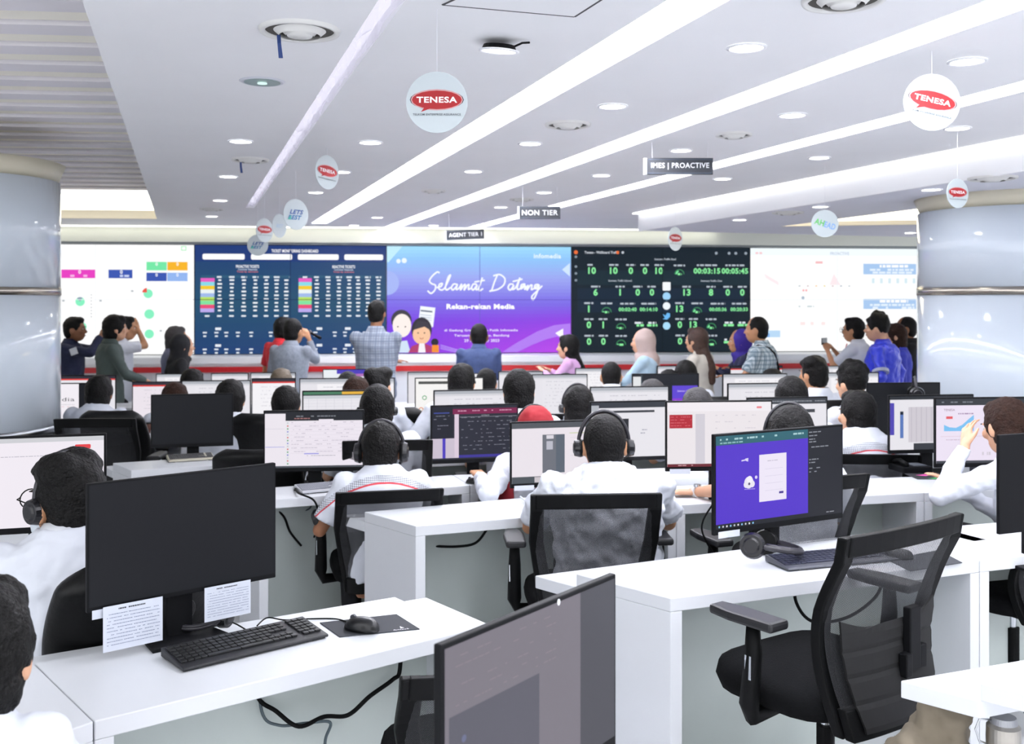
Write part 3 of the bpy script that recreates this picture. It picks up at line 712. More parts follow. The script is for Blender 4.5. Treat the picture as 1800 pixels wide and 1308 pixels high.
p.poly([(X1(1458),Y1(500)),(X1(1466),Y1(480)),(X1(1476),Y1(497)),(X1(1479),Y1(500))], '#fbe8ec'); p.poly([(X1(1340),Y1(480)),(X1(1366),Y1(495)),(X1(1366),Y1(501)),(X1(1343),Y1(488))], '#fbeaee')
p.disc(X1(1410),Y1(523),.009,'#a8b8c8'); p.dashes(X1(1409),X1(1418),Y1(508),.02,'#f4a8ac',2); p.dashes(X1(1402),X1(1430),Y1(537),.015,'#c8d4d8',2,.6)
p.box(X1(1340),Y1(581),X1(1369),Y1(593),'#b8d8f4'); p.box(X1(1340),Y1(586),X1(1350),Y1(593),'#7fb0e8'); p.dashes(X1(1405),X1(1450),Y1(566),.03,'#fbe4e4',9,.4)
for k in range(6): p.box(X1(1535+k*15),Y1(488),X1(1540+k*15),Y1(497),'#d4e8f0')
seams(p,'#e6eef4'); p.build('display', t)
# ------------------------------------------------------------------ desks
DT = .75; TH = .045; LD = .20
def V2(v): return Vector((v[0], v[1]))
def desk(label, FL, FR, BR, BL, left=True, right=True, ledge=True, ledge_mi=0, world=False, panel=True):
    P_ = [V2(p) if world else V2(G(*p, DT)) for p in (FL, FR, BR, BL)]
    fl_, fr, br, bl = P_
    o = fl_.copy(); t = empty('desk', label, 'desk', (o.x, o.y, 0), 0)
    q = [p - o for p in P_]; fl_, fr, br, bl = q
    ld = (bl-fl_).normalized()*LD; rd = (br-fr).normalized()*LD
    al = (fr-fl_).normalized()
    b = MB(); g_ = al*.0015
    b.prism([tuple(fl_+g_), tuple(fr-g_), tuple(br-g_), tuple(bl+g_)], DT-TH, DT); b.build('desktop', WHITE, t, bevel=.003)
    if ledge:
        b = MB(); b.prism([tuple(bl), tuple(br), tuple(br+rd), tuple(bl+ld)], DT-2*TH, DT-TH+.0005); b.build('rear_ledge', WHITE, t, bevel=.003)
    for on, f_, bk, s_ in ((left, fl_, bl, 1), (right, fr, br, -1)):
        if not on: continue
        w_ = al*(s_*.045); g2 = al*(s_*.0015)
        b = MB(); b.prism([tuple(f_+g2+(bk-f_)*.0), tuple(f_+w_), tuple(bk+w_), tuple(bk+g2)], 0, DT-TH); b.build('end_panel', WHITE, t, bevel=.002)
    if panel:
        m0 = fl_+(bl-fl_)*.80+al*.045*(1 if left else 0); m1 = fr+(br-fr)*.80-al*.045*(1 if right else 0); nn = (bl-fl_)*.06
        b = MB(); b.prism([tuple(m0), tuple(m1), tuple(m1+nn), tuple(m0+nn)], 0.0, DT-TH); b.build('modesty_panel', PANEL, t)
    return t
desk('large white desk in the left foreground carrying the black keyboard and mouse pad', (165,1268), (862,1098), (750,1050), (60,1166))
desk('white desk end at the bottom left corner beside the person with the white collar', (-260,1420), (165,1268), (60,1166), (-190,1215), left=False)
desk('white desk behind the big mesh chair, carrying the purple-screen monitor', (1178,1052), (1722,985), (1560,939), (1012,1009))
desk('white desk continuing to the right picture edge beyond the big mesh chair', (1722,985), (2120,944), (1950,905), (1560,939))
desk('white desk corner at the bottom right above the steel tumbler', (2045,1281), (2560,1180), (2350,1090), (1722,1201), left=False, panel=False)
desk('white desk in the middle between the batik-shirt man and the front row', (730,925), (1189,888), (1120,857), (640,900))
desk('white desk right of the headset man in white, with a wristwatch arm on it', (1189,888), (1625,866), (1550,840), (1120,857))
desk('white desk at right under the leaning woman\'s elbow', (1625,866), (2020,850), (1910,828), (1550,840))
desk('white desk in front of the batik-shirt man, with a silver keyboard', (455,880), (826,853), (796,835), (420,861))
desk('white desk hidden between the headset man and the man in the middle row', (826,853), (1260,838), (1220,821), (796,835))
desk('white desk under the smaller black monitor on the left', (230,827), (500,811), (470,797), (198,814))
desk('small white desk by the left column with cups on it', (130,775), (330,768), (316,754), (118,760))
desk('white desk at the bottom left under the first monitor and papers', (-250,1010), (120,965), (100,930), (-240,960))
desk('white desk in the third row between black chairs, carrying a small mouse', (600,815), (905,802), (890,787), (590,799))
desk('white desk in the third row behind the headset men', (905,802), (1260,790), (1245,777), (890,787))
desk('white desk in the third row at the right', (1260,790), (1560,782), (1545,769), (1245,777))
def row_desk(label, x0, x1, Z0, Z1, dep=.45):          # farther rows, given in metres
    n_ = Vector((-(Z1-Z0), x1-x0)).normalized()*dep
    desk(label, (x0,Z0), (x1,Z1), (x1+n_.x,Z1+n_.y), (x0+n_.x,Z0+n_.y), world=True)
row_desk('white desk in the far left row under the wide white screens', -4.4, -1.6, 7.7, 7.95)
row_desk('white desk in the far row left of the middle', -1.55, .05, 7.6, 7.75)
row_desk('white desk in the far row right of the middle', .1, 1.75, 7.75, 7.95)
row_desk('white desk in the far row near the right column', 1.85, 2.75, 7.75, 7.9)
row_desk('small white desk under the black monitor near the right column', 2.2, 2.75, 6.1, 6.15)
row_desk('white desk in the farthest left row before the ledge', -3.9, -1.7, 9.15, 9.4)
row_desk('white desk in the farthest middle row before the ledge', -1.6, .75, 9.2, 9.5)
row_desk('white desk in the farthest right row before the ledge', .8, 3.4, 9.5, 9.8)

# ------------------------------------------------------------------ monitors
LG = '#e4e2e8'; WH = '#f0eef2'
def c_blank(p): p.box(0,0,1,1,'#15171b')
def c_gmail(p, s=1):
    p.box(0,0,1,.05,'#c9cacf'); p.box(0,.05,.22,1,'#f2eef2'); p.rbox(.78,.09,.9,.14,'#e0454c',.01); p.dashes(0,.6,.2,.008,'#b8b4c0',s,.9)
def c_white(p, s=1):
    rnd = random.Random(s); p.box(0,0,1,.06,rnd.choice(['#3a3f48','#aeb2ba','#2e4a50','#45474e']))
    p.box(0,.06,1,.1,'#d2d2d8'); p.box(0,.1,.18,1,'#e2e0e6')
    for k in range(9): p.dashes(.22,.9,.16+k*.09,.012,'#b8b6c2',s*10+k,.55)
def c_sheet(p, s=1):
    p.box(0,0,1,.07,'#30343c'); p.box(0,.07,1,.13,'#c8ccd2')
    for k in range(14): p.box(0,.16+k*.058,1,.163+k*.058,'#c2c0cc')
    for k in range(9): p.box(.1*k+.06,.13,.1*k+.063,.95,'#c6c4ce')
def c_red(p, s=1):
    p.box(0,0,1,.07,'#34323c'); p.box(0,.07,1,.11,'#d8403c')
    for k in range(6): p.dashes(.2,.8,.2+k*.1,.012,'#bcb8c4',s+k,.5)
def c_m4(p):
    p.box(0,0,1,.16,'#24262c'); p.box(0,.03,.21,1,'#e8e2ea'); p.dashes(.3,.75,.07,.02,'#7c8088',3,.5); p.dashes(.3,.5,.11,.02,'#a07070',5,.8)
    p.box(.25,.165,1,1,'#e9e2ec'); p.box(.55,.135,.7,.18,'#e9e2ec')
    for k in range(15): p.disc(.232,.2+k*.052,.008,['#c0c4cc','#d06060','#60a070','#8080d0'][k%4])
    for k in range(9): p.box(.26,.22+k*.065,1,.223+k*.065,'#cdc6d2'); p.dashes(.27,.92,.185+k*.065,.01,'#b8b0c0',k,.5)
    p.box(0,.3,.2,.303,'#a8a4b8'); p.box(0,.62,.2,.63,'#9c9ce0'); p.box(.4,.74,.55,.76,'#9a98e0'); p.dashes(.4,.72,.78,.012,'#b0acb8',7,.9); p.box(0,.965,1,1,'#4a4e55')
def c_m5(p):
    p.box(0,0,1,1,'#2a2c38'); p.box(0,0,.24,.6,'#1e202b'); p.box(.24,.05,1,.15,'#7a1f4c'); p.dashes(.3,.95,.08,.018,'#d09ab4',2,.6)
    p.box(.26,.15,.31,.97,'#d8c8d8'); p.box(0,.6,.26,.97,'#c8bccc'); p.box(.12,.6,.155,.97,'#4a3ab8'); p.box(.31,.92,1,.97,'#3c3494'); p.box(.02,.11,.2,.13,'#3c4c9c')
    for k in range(5): p.dashes(.02,.2,.17+k*.06,.012,'#7c7f8e',k,.5)
    for k in range(9): p.dashes(.34,.95,.21+k*.075,.012,'#7d808c',k+9,.4)
    p.box(.32,.2,1,.206,'#9c9ea8'); p.text('workspace', .62, .18, .03, '#c8c8d0', 0)
def c_m6(p):
    p.box(0,0,1,.09,'#54585e'); p.box(0,.09,1,.89,'#e6dfe6'); p.box(.38,.2,.66,.84,'#6d7079'); p.box(.55,.2,.66,.84,'#5b6470'); p.box(.43,.21,.52,.27,'#d8d4dc'); p.box(.43,.31,.51,.45,'#b8b8c4')
    p.box(.72,.18,1,.19,'#b8c878')
    for k in range(4): p.box(.73,.26+.1*k,.98,.265+.1*k,'#cfcad2')
    p.box(0,.89,1,1,'#4d545a'); p.box(.28,.9,.55,.99,'#c9c2c8')
def c_m7(p):
    p.box(0,0,1,1,'#e8e2e6'); p.box(0,0,1,.14,'#eee9ee'); p.box(.02,.19,.24,.4,'#b32c38'); p.box(.27,.18,.36,.95,'#cfcbd4'); p.rbox(.86,.07,.91,.1,'#e88088',.006)
    for k in range(7): p.dashes(.46,.85,.2+k*.1,.012,'#cfc9d2',k,.4)
    for k in range(4): p.dashes(.03,.23,.22+k*.045,.01,'#d86a74',k,.6)
    p.box(0,.955,1,1,'#6e2c34'); p.dashes(.02,.3,.97,.015,'#c89a9e',3,.5)
def c_m8(p):
    p.box(0,0,1,1,'#23252c'); p.box(0,0,.715,.1,'#2f6470'); p.dashes(.03,.68,.03,.02,'#a8ccd0',2,.5); p.dashes(.03,.2,.07,.015,'#8cb8bc',4,.7)
    p.box(0,.1,.715,.95,'#5334c8'); p.poly([(.326,.24),(.54,.24),(.54,.76),(.326,.76)], '#e9e2f2'); p.dashes(.39,.47,.31,.008,'#b8b0c4',3,.9)
    for k in range(4): p.box(.37,.4+.08*k,.51,.404+.08*k,'#cfc8de')
    p.box(.48,.665,.515,.69,'#4a3a90'); p.disc(.245,.53,.035,'#e6e2ee'); p.disc(.225,.55,.02,'#e6e2ee'); p.disc(.27,.55,.02,'#e6e2ee'); p.disc(.25,.5,.022,'#f0ecf6'); p.disc(.247,.545,.008,'#50406a')
    p.disc(.30,.48,.01,'#d8d0f0'); p.line([(.19,.285),(.235,.275)],.008,'#d8d0f0'); p.poly([(.215,.265),(.24,.26),(.238,.3),(.22,.29)],'#d8d0f0'); p.line([(.21,.6),(.29,.605)],.003,'#c8bce8')
    for k,(v,l) in enumerate(((.03,.85),(.07,.79),(.11,.77),(.14,.79),(.2,.88),(.34,.8),(.375,.8),(.44,.81),(.48,.81),(.6,.735))): p.dashes(.72,l,v,.012,'#8c9098',k,.8)
    for k in range(10): p.disc(.02+k*.028,.975,.006,['#8ac8f0','#c8ccd4','#e0e0e4'][k%3])
    p.dashes(.86,.99,.96,.01,'#9a9ca4',3,.6)
def c_m9(p):
    p.box(0,0,1,.1,'#383c44'); p.box(0,.05,.1,.16,'#b0b4bc'); p.box(.2,.15,.85,.19,'#3c3f46'); p.box(0,.3,.5,.9,'#2c2d33'); p.dashes(.68,.75,.5,.02,'#a8a8b8',3,.9); p.dashes(.66,.72,.56,.02,'#a8a8b8',4,.9)
def c_m10(p):
    p.box(0,0,1,.1,'#3d4148'); p.dashes(.3,.98,.04,.02,'#8a8e96',3,.8); p.box(.55,.2,.85,.26,'#3f4248'); p.box(.2,.3,.22,1,'#c8c4cc')
def c_m11(p):
    p.box(0,0,1,.06,'#2e3238'); p.box(0,.12,.05,.72,'#5148b0'); p.box(.12,.3,.16,.78,'#5a78b8'); p.box(.12,.28,.16,.34,'#1f2a3a'); p.box(.22,.2,1,.86,'#cdc8d0')
    for k in range(12): p.box(.25+.06*k,.2,.26+.06*k,.86,'#bdb7c2')
    p.box(.28,.88,1,1,'#3a3d44')
def c_m12(p):
    p.box(0,0,1,.1,'#34383e'); p.dashes(.05,.4,.04,.02,'#787c84',2,.6); p.box(0,.1,1,1,'#e9dff0'); p.text('TENESA', .12, .17, .035, '#9a8098', .01)
    p.poly([(.07,.50),(.07,.40),(.12,.44),(.18,.45),(.24,.40),(.30,.31),(.345,.25),(.345,.5)], '#7cc0f0'); p.box(.09,.27,.15,.31,'#e05a60'); p.dashes(.2,.34,.22,.02,'#a890b0',5,.7); p.rbox(.5,.12,.58,.16,'#e0606c',.005)
    p.box(.04,.58,.8,.585,'#d8b8c8'); p.dashes(.09,.3,.63,.01,'#c0a8c0',6,.9); p.dashes(.42,.5,.83,.05,'#d0c8d4',2,.9); p.box(0,.96,1,1,'#44474e')
def c_slide(p):
    p.box(0,0,1,1,'#22252c'); p.box(.6,.28,.99,.8,'#6048d0'); p.box(.6,.6,.99,.8,'#8a40d0'); p.text('Selamat Datang', .8, .42, .06, '#c8b8f4', .02, .3, wid=.25); p.disc(.65,.7,.03,'#f0c0a8'); p.disc(.69,.72,.03,'#e8a8a0'); p.box(0,.05,.12,.5,'#e0e2e4'); p.box(.12,0,.14,1,'#3c4a50')
def c_purple(p): p.box(0,0,1,1,'#e8ecf0'); p.box(.3,0,1,.12,'#4a3cb8'); p.box(.4,.12,1,.2,'#b070b8')
def c_circ(p):
    p.box(0,0,1,1,'#f2f0ee'); p.box(.04,.06,.9,.12,'#4a4c48'); p.arc(.13,.42,.035,.012,0,360,'#4aa060'); p.arc(.08,.68,.035,.012,0,360,'#d87840'); p.text('tor', .26, .58, .1, '#d84a40', .02)
def c_media(p): p.box(.86,0,1,1,'#1c1d22'); p.text('infomedia', .49, .36, .09, '#3a3a42', .0, wid=.62); p.dashes(.6,.8,.48,.008,'#a8a0a8',3,.95); p.dashes(.62,.8,.53,.008,'#d08088',4,.8)
def c_spread(p): c_sheet(p); p.box(.45,0,1,.05,'#e0b040'); p.box(0,0,.45,.05,'#4a7c60')
def c_dim(p):
    p.box(0,0,1,1,'#7a757e'); p.box(.76,0,1,1,'#4e4e56'); p.box(.02,.36,.5,1,'#5c5b66')
    rnd = random.Random(4)
    for k in range(6): p.dashes(.05,.6,.06+k*.05,.006,'#8a8088',k,.4)
    p.disc(.09,.5,.012,'#6a6e8c'); p.disc(.1,.6,.01,'#8a706c')

def monitor(label, xl, xr, yt, Z, s, cont=None, bg=LG, h=None, deskz=None, back=False, tag_label=False, chin=.022, bez=.008, dim=1.0):
    Xl = (xl-CX)/F*Z; a = (xr-CX)/F; dx = (a*Z-Xl)/(1-a*s); w_ = dx*math.hypot(1, s); ang = math.atan2(s, 1)
    ht = HT(yt, Z); h_ = h or w_*.605; dz = DT-TH if deskz is None else deskz
    cx = Xl+dx/2; cz = Z+s*dx/2
    t = empty('monitor', label, 'monitor', (cx, cz, dz), ang)
    zb = ht-h_-dz; zt = ht-dz
    b = MB(); b.box((-w_/2,0,zb), (w_/2,.016,zt)); b.box((-w_*.33,.014,zb+h_*.15), (w_*.33,.045,zb+h_*.8)); b.build('housing', DARK, t, bevel=.003)
    sw_ = w_-2*bez; sh_ = h_-bez-chin
    if not back:
        p = Pic(sw_, sh_, bg, -.0008, .00012)
        if cont: cont(p)
        o = p.build('screen', t); o.location.z = zb+chin+sh_/2
    zmid = max(zb+h_*.35, .05)
    b = MB(); b.box((-.035,.045,0.004), (.035,.065,zmid)); b.box((-.05,.03,zmid-.04), (.05,.066,zmid+.04)); b.build('stand_neck', DARK, t, bevel=.002)
    b = MB(); b.prism([(-.11,-.03),(.11,-.03),(.09,.13),(-.09,.13)], 0, .012); b.build('stand_base', DARK, t, bevel=.003)
    if tag_label:
        b = MB(); b.box((-w_/2+.02,-.001,zb-.012), (-w_/2+.12,-.0005,zb+.012)); b.build('paper_label', mat('paper','#ccd1dc',.8), t)
    return t, zb, w_, h_
M1, zb1, w1, h1 = monitor('big switched-off black monitor in the left foreground', 153, 485, 851, 2.68, .86, c_blank, '#1b1c21', deskz=.75, h=.340, bez=.005, chin=.014)
M2, *_ = monitor('dim grey-screened monitor cut by the bottom edge in front', 775, 1083, 1135, 1.60, 1.34, c_dim, '#6c6872', h=.34, deskz=.70)
b = MB(); b.ell((.06,-.002,.455),(.004,.002,.006)); b.build('camera_light', mat('led','#e8ecf0',.4), M2)
monitor('switched-off black monitor on the left above the silver keyboard', 265, 410, 694, 6.2, .25, c_blank, '#1b1c21', h=.325)
monitor('monitor showing a white mail list, left of the headset batik man', 463, 640, 722, 5.4, .1, c_m4, h=.325)
monitor('monitor with a dark screen under a maroon title bar', 757, 911, 713, 5.75, .25, c_m5, '#2a2c38', h=.33)
monitor('monitor with a grey portrait box on its pale page, left of the headset man', 897, 1042, 742, 5.0, .25, c_m6, h=.325, tag_label=True)
monitor('monitor showing a dark red rectangle on a white page', 1170, 1358, 705, 4.85, .1, c_m7, h=.335, tag_label=True)
M8, zb8, w8, h8 = monitor('big monitor with a bright purple screen and a white form', 1255, 1482, 764, 3.68, .55, c_m8, '#23252c', h=.365, tag_label=True)
monitor('monitor behind the headset man showing a black panel', 1037, 1172, 706, 5.6, .2, c_m9, h=.33)
monitor('monitor behind the long-haired headset woman on the right', 1313, 1455, 699, 5.6, .15, c_m10, h=.33)
monitor('monitor with a grey spreadsheet and a purple side strip at right', 1562, 1712, 695, 5.75, .15, c_m11, h=.33)
monitor('monitor showing a light blue area chart by the leaning woman', 1643, 1838, 699, 5.25, .1, c_m12, '#e9dff0', h=.36)
monitor('switched-off black monitor with a head beside it before the right column', 1524, 1653, 673, 6.4, .1, c_blank, '#1b1c21', h=.33)
monitor('dark screen back at the right picture edge', 1757, 1905, 765, 3.75, .4, c_blank, '#1c2226', h=.365, back=True)
M0, *_ = monitor('monitor at the left edge showing a pale mail page with a red button', -60, 187, 770, 3.45, .3, c_gmail, '#ece6ee', h=.335)
monitor('monitor with a red bar behind the left seated man', 96, 204, 660, 8.6, .1, c_red, h=.34)
monitor('monitor reading infomedia beside the left column', 28, 158, 674, 7.9, .1, c_media, '#efeaf0', h=.36)
monitor('pale monitor left of center row with a thin red line', 232, 330, 671, 8.35, .1, c_red, '#e8e0e8', h=.33)
monitor('pale monitor behind the small black monitor', 319, 441, 669, 8.1, .1, c_white, h=.36)
monitor('monitor with a bright red header strip', 442, 520, 665, 8.4, .1, c_red, WH, h=.34)
monitor('wide white monitor behind the yellow-barred one', 526, 694, 665, 7.8, .1, c_white, WH, h=.40)
monitor('monitor with a yellow and green spreadsheet header', 531, 685, 687, 6.2, .15, c_spread, h=.35)
monitor('white monitor with small green and orange rings', 729, 850, 664, 7.9, .1, c_circ, WH, h=.38)
monitor('narrow white monitor behind the back of the blue-shirted man', 830, 872, 656, 9.6, .1, lambda p: p.text('7',.35,.4,.2,'#333333',.02), WH, h=.3)
monitor('monitor with a teal top bar, middle row', 762, 905, 686, 6.35, .2, c_white, h=.34)
monitor('large pale monitor with faint blue blocks right of the middle head', 935, 1033, 658, 8.2, .1, c_white, h=.34)
monitor('white monitor behind the long-haired headset woman in the middle', 1011, 1092, 647, 9.7, .1, c_white, WH, h=.34)
monitor('grey-white monitor in the right middle, mostly hidden by heads', 1037, 1176, 680, 6.9, .15, c_white, h=.36)
monitor('dark monitor with a small purple slide on it', 1111, 1229, 657, 7.9, .1, c_slide, '#22252c', h=.34)
monitor('white monitor left of the kneeling long-haired woman', 1155, 1240, 643, 9.75, .1, c_white, WH, h=.33)
monitor('white monitor in the right far row under the plaid-shirted man', 1270, 1384, 657, 7.95, .1, c_white, WH, h=.34)
monitor('pale monitor with a dark teal corner in the right row', 1279, 1400, 674, 6.95, .15, c_white, h=.36)
monitor('small far monitor with a red line under the strap man', 1283, 1376, 643, 9.7, .1, c_red, h=.32)
monitor('big white monitor facing the dark-haired man near the right', 1441, 1545, 655, 8.1, .1, c_white, WH, h=.36)
monitor('far white monitor below the man filming at right', 1447, 1535, 643, 9.8, .1, c_white, WH, h=.32)
monitor('far white monitor behind the black hijab woman', 274, 357, 657, 9.45, .1, c_white, WH, h=.32)
monitor('far white monitor below the grey-shirted man', 440, 520, 655, 9.5, .1, c_white, WH, h=.32)
monitor('far pale monitor in the last row, left of the grey-shirted man', 371, 437, 656, 9.55, .1, c_white, h=.3)
monitor('far monitor with a purple strip behind the plaid-shirted man', 567, 648, 649, 9.6, .1, c_purple, WH, h=.34)
monitor('far pale monitor right of the tall plaid-shirted man', 716, 800, 654, 9.6, .1, c_white, h=.34)
monitor('far white monitor right of the blue-shirted man', 876, 955, 653, 9.6, .1, c_white, WH, h=.32)

# ------------------------------------------------------------------ keyboards, mice, pads
def keyboard(label, c4, zdesk, body, keys, world=None):   # c4: pixel corners back-left, front-left, front-right
    bl, f_l, fr = [V2(G(*p, zdesk)) for p in c4]
    al = (fr-f_l); L = al.length; ang = math.atan2(al.y, al.x); D = .15
    t = empty('keyboard', label, 'keyboard', (f_l.x, f_l.y, zdesk), ang)
    b = MB(); vs = [(0,0,.004),(L,0,.004),(L,D,.004),(0,D,.004),(0,0,.012),(L,0,.012),(L,D,.028),(0,D,.028)]
    b.add(vs, [(0,3,2,1),(4,5,6,7),(0,1,5,4),(1,2,6,5),(2,3,7,6),(3,0,4,7)]); b.build('case', body, t, bevel=.003)
    b = MB()
    for s_ in (.06, .94):
        b.box((L*s_-.02,D-.03,0), (L*s_+.02,D-.015,.006)); b.box((L*s_-.02,.01,0), (L*s_+.02,.02,.005))
    b.build('feet', BLACK, t)
    b = MB(); kw = L/23.0; rnd = random.Random(1)
    for r_ in range(6):
        y = .030+r_*.0185; z = .012+y/D*.016
        x = .008
        while x < L-.012:
            cw = kw*(.88)
            if r_ == 0 and .18*L < x < .42*L: cw = kw*5
            col = x/L
            if not (.655 < col < .67 or .80 < col < .815 or (r_ in (2,) and .67 < col < .80)):
                b.box((x,y,z), (min(x+cw,L-.006),y+.0155,z+.0055))
            x += cw+kw*.12
    b.build('keys', keys, t, bevel=.0012)
    return t
kb = keyboard('black keyboard on the foreground desk, left of the mouse pad', ((272,1150),(322,1184),(578,1122)), DT, mat('kb_black','#1c1d21',.5), mat('kb_key','#101114',.45))
keyboard('black and silver keyboard behind the big mesh chair', ((1345,988),(1386,1006),(1600,985)), DT, mat('kb_grey','#56585f',.4,.2), mat('kb_key2','#2b2e40',.45))
keyboard('pale silver keyboard by the batik-shirt man\'s left arm', ((520,860),(532,870),(610,863)), DT, mat('kb_silver','#b4b6bb',.4), mat('kb_key3','#8c8f98',.45))
keyboard('beige keyboard with dark keys under the small black monitor', ((293,803),(297,814),(378,809)), DT, mat('kb_beige','#b9b5a4',.5), mat('kb_key4','#4a4a4c',.45))
def mouse(label, px, py, z, ang, s=1.0):
    p = G(px, py, z); t = empty('computer_mouse', label, 'mouse', p, ang)
    b = MB(); vs = []; n = 16; ks = 8
    for j in range(ks):
        ph = j/(ks-1)*PI/2
        for i in range(n):
            a = 2*PI*i/n; x = .032*math.cos(a)*(1+.12*math.sin(a)); y = .058*math.sin(a)
            vs.append((x*math.cos(ph)**.55, y*math.cos(ph)**.6 - .006*math.sin(ph), .004+.034*math.sin(ph)))
    fs = [(j*n+i, j*n+(i+1)%n, (j+1)*n+(i+1)%n, (j+1)*n+i) for j in range(ks-1) for i in range(n)] + [tuple(range(n-1,-1,-1))]
    b.add([(x*s,y*s,z_*s) for x,y,z_ in vs], fs); b.build('shell', mat('mouse_black','#111215',.3), t, smooth=True)
    b = MB(); b.cyl((-.004*s,.030*s,.033*s), (.004*s,.030*s,.033*s), .009*s, None, 14); b.build('scroll_wheel', mat('wheel_grey','#3a3c42',.5), t)
    return t
def pad(label, pts, z, logo=False):
    q = [G(x,y,z) for x,y in pts]; o = sum(q, Vector())/4; t = empty('mouse_pad', label, 'mouse pad', o)
    b = MB(); b.prism([tuple((p-o).xy) for p in q], 0, .003); b.build('pad', mat('pad_dark','#2f3238',.8), t, bevel=.001)
    if logo:
        al = (q[2]-q[1]); ang = math.atan2(al.y, al.x); c_ = q[2]*.72+q[1]*.22+q[3]*.06-o*1.0
        b = MB(); vs, fs, tw, th = text_geo('fantech', .01, .2); M_ = Matrix.Translation((c_.x,c_.y,.0034)) @ Matrix.Rotation(ang,4,'Z') @ Matrix.Scale(.045/tw,4)
        b.M = M_; b.add(vs, fs); b.M = Matrix.Translation((c_.x,c_.y,.0034)) @ Matrix.Rotation(ang,4,'Z')
        b.add([(0,.008,0),(.012,.012,0),(.006,.02,0),(.002,.03,0)], [(0,1,2,3)]); b.M = None
        b.build('printed_mark', mat('mark_white','#d8dade',.6), t)
    return t
pad('dark grey mouse pad with a small white mark on the foreground desk', [(562,1096),(597,1121),(738,1107),(697,1081)], DT, True)
mouse('black mouse lying on the dark pad on the foreground desk', 636, 1108, DT+.003, R(62))
pad('dark mouse pad seen through the mesh chair back', [(1560,985),(1600,1005),(1692,990),(1650,968)], DT)
mouse('dark mouse seen through the mesh of the big chair', 1578, 982, DT+.003, R(70), .95)
mouse('small dark mouse on the third-row desk', 736, 800, DT, R(80), .95)
mouse('small black mouse under the sleeved hand in the middle', 833, 850, DT, R(70), .8)

def cable(label, pts, r=.004, m=None, name='cable'):
    pts = [Vector(p) for p in pts]; out = []
    for a in range(len(pts)-1):
        P_ = [pts[max(a-1,0)], pts[a], pts[a+1], pts[min(a+2,len(pts)-1)]]
        for s_ in range(8):
            u = s_/8; out.append(.5*((2*P_[1])+(P_[2]-P_[0])*u+(2*P_[0]-5*P_[1]+4*P_[2]-P_[3])*u*u+(3*P_[1]-3*P_[2]+P_[3]-P_[0])*u**3))
    out.append(pts[-1]); b = MB(); b.tube(out, r, 8); o = b.build(name, m or BLACK, None, smooth=True); return tag(o, label, 'cable')
def onp(px, py, h): return G(px, py, h)
cable('thin black cable running from the mouse on the foreground desk', [onp(616,1096,DT+.010), onp(590,1088,DT+.003), onp(540,1088,DT+.003), onp(500,1090,DT+.003), onp(470,1086,DT+.003), onp(452,1100,DT+.002)], .0022)
cable('black keyboard cable looping behind the foreground keyboard', [onp(440,1112,DT+.02), onp(410,1095,DT+.004), onp(375,1088,DT+.03), onp(355,1100,DT+.003), onp(340,1105,DT-.03)], .0022)
cable('thick black cable hanging under the foreground desk', [W(448,2.9,.72), W(452,2.9,HT(1222,2.9)), W(485,2.9,HT(1250,2.9)), W(525,2.9,HT(1277,2.9)), W(570,2.95,HT(1260,2.95)), W(612,3.0,HT(1257,3.0)), W(650,3.05,HT(1224,3.05)), W(690,3.1,HT(1195,3.1)), W(703,3.12,HT(1176,3.12)), W(705,3.12,.74)], .0065)
cable('thinner grey cable hanging under the foreground desk', [W(452,2.9,.72), W(460,2.9,HT(1250,2.9)), W(490,2.9,HT(1275,2.9)), W(540,2.92,HT(1271,2.92)), W(580,2.95,HT(1270,2.95)), W(572,2.96,HT(1300,2.96)), W(570,2.96,HT(1340,2.96))], .0045, mat('cable_grey','#4c5a60',.5))
cable('black cable hanging under the right front desk behind the mesh chair', [W(1396,3.75,.70), W(1400,3.75,HT(1060,3.75)), W(1430,3.75,HT(1093,3.75)), W(1490,3.78,HT(1085,3.78)), W(1540,3.8,HT(1048,3.8)), W(1555,3.8,.70)], .006)
cable('black cable drooping under the middle desk', [W(762,4.7,HT(960,4.7)), W(800,4.7,HT(961,4.7)), W(835,4.7,HT(955,4.7)), W(855,4.7,HT(932,4.7)), W(870,4.7,.71)], .006)
cable('black cable hanging under the batik man\'s desk', [W(478,5.2,.70), W(485,5.2,HT(893,5.2)), W(500,5.2,HT(910,5.2)), W(510,5.2,HT(935,5.2)), W(530,5.2,HT(960,5.2))], .006)
cable('black cable drooping beside a grey one under the left end of the batik man\'s desk', [W(480,5.25,HT(955,5.25)), W(497,5.25,HT(925,5.25)), W(520,5.25,HT(905,5.25)), W(545,5.25,HT(893,5.25)), W(548,5.25,.70)], .004, mat('cable_grey','#4c5a60',.5))
cable('thin black cable falling past the keyboard of the batik man', [W(518,5.25,HT(855,5.25)), W(525,5.0,HT(867,5.0)), W(552,4.9,HT(880,4.9)), W(560,4.9,HT(910,4.9)), W(552,4.9,HT(945,4.9))], .005)
cable('thin black cable below the left corner of the purple-screen monitor', [W(1254,4.3,HT(885,4.3)), W(1236,4.3,HT(915,4.3)), W(1236,4.3,HT(940,4.3)), W(1258,4.3,HT(980,4.3))], .004)
cable('pale cable loop on the desk left of the center chair', [W(915,4.85,HT(873,4.85)), W(925,4.8,HT(882,4.8)), W(937,4.75,HT(893,4.75)), W(928,4.8,HT(877,4.8)), W(945,4.85,HT(868,4.85)), W(960,4.85,HT(870,4.85))], .004, mat('cable_pale','#d0d4dc',.5))

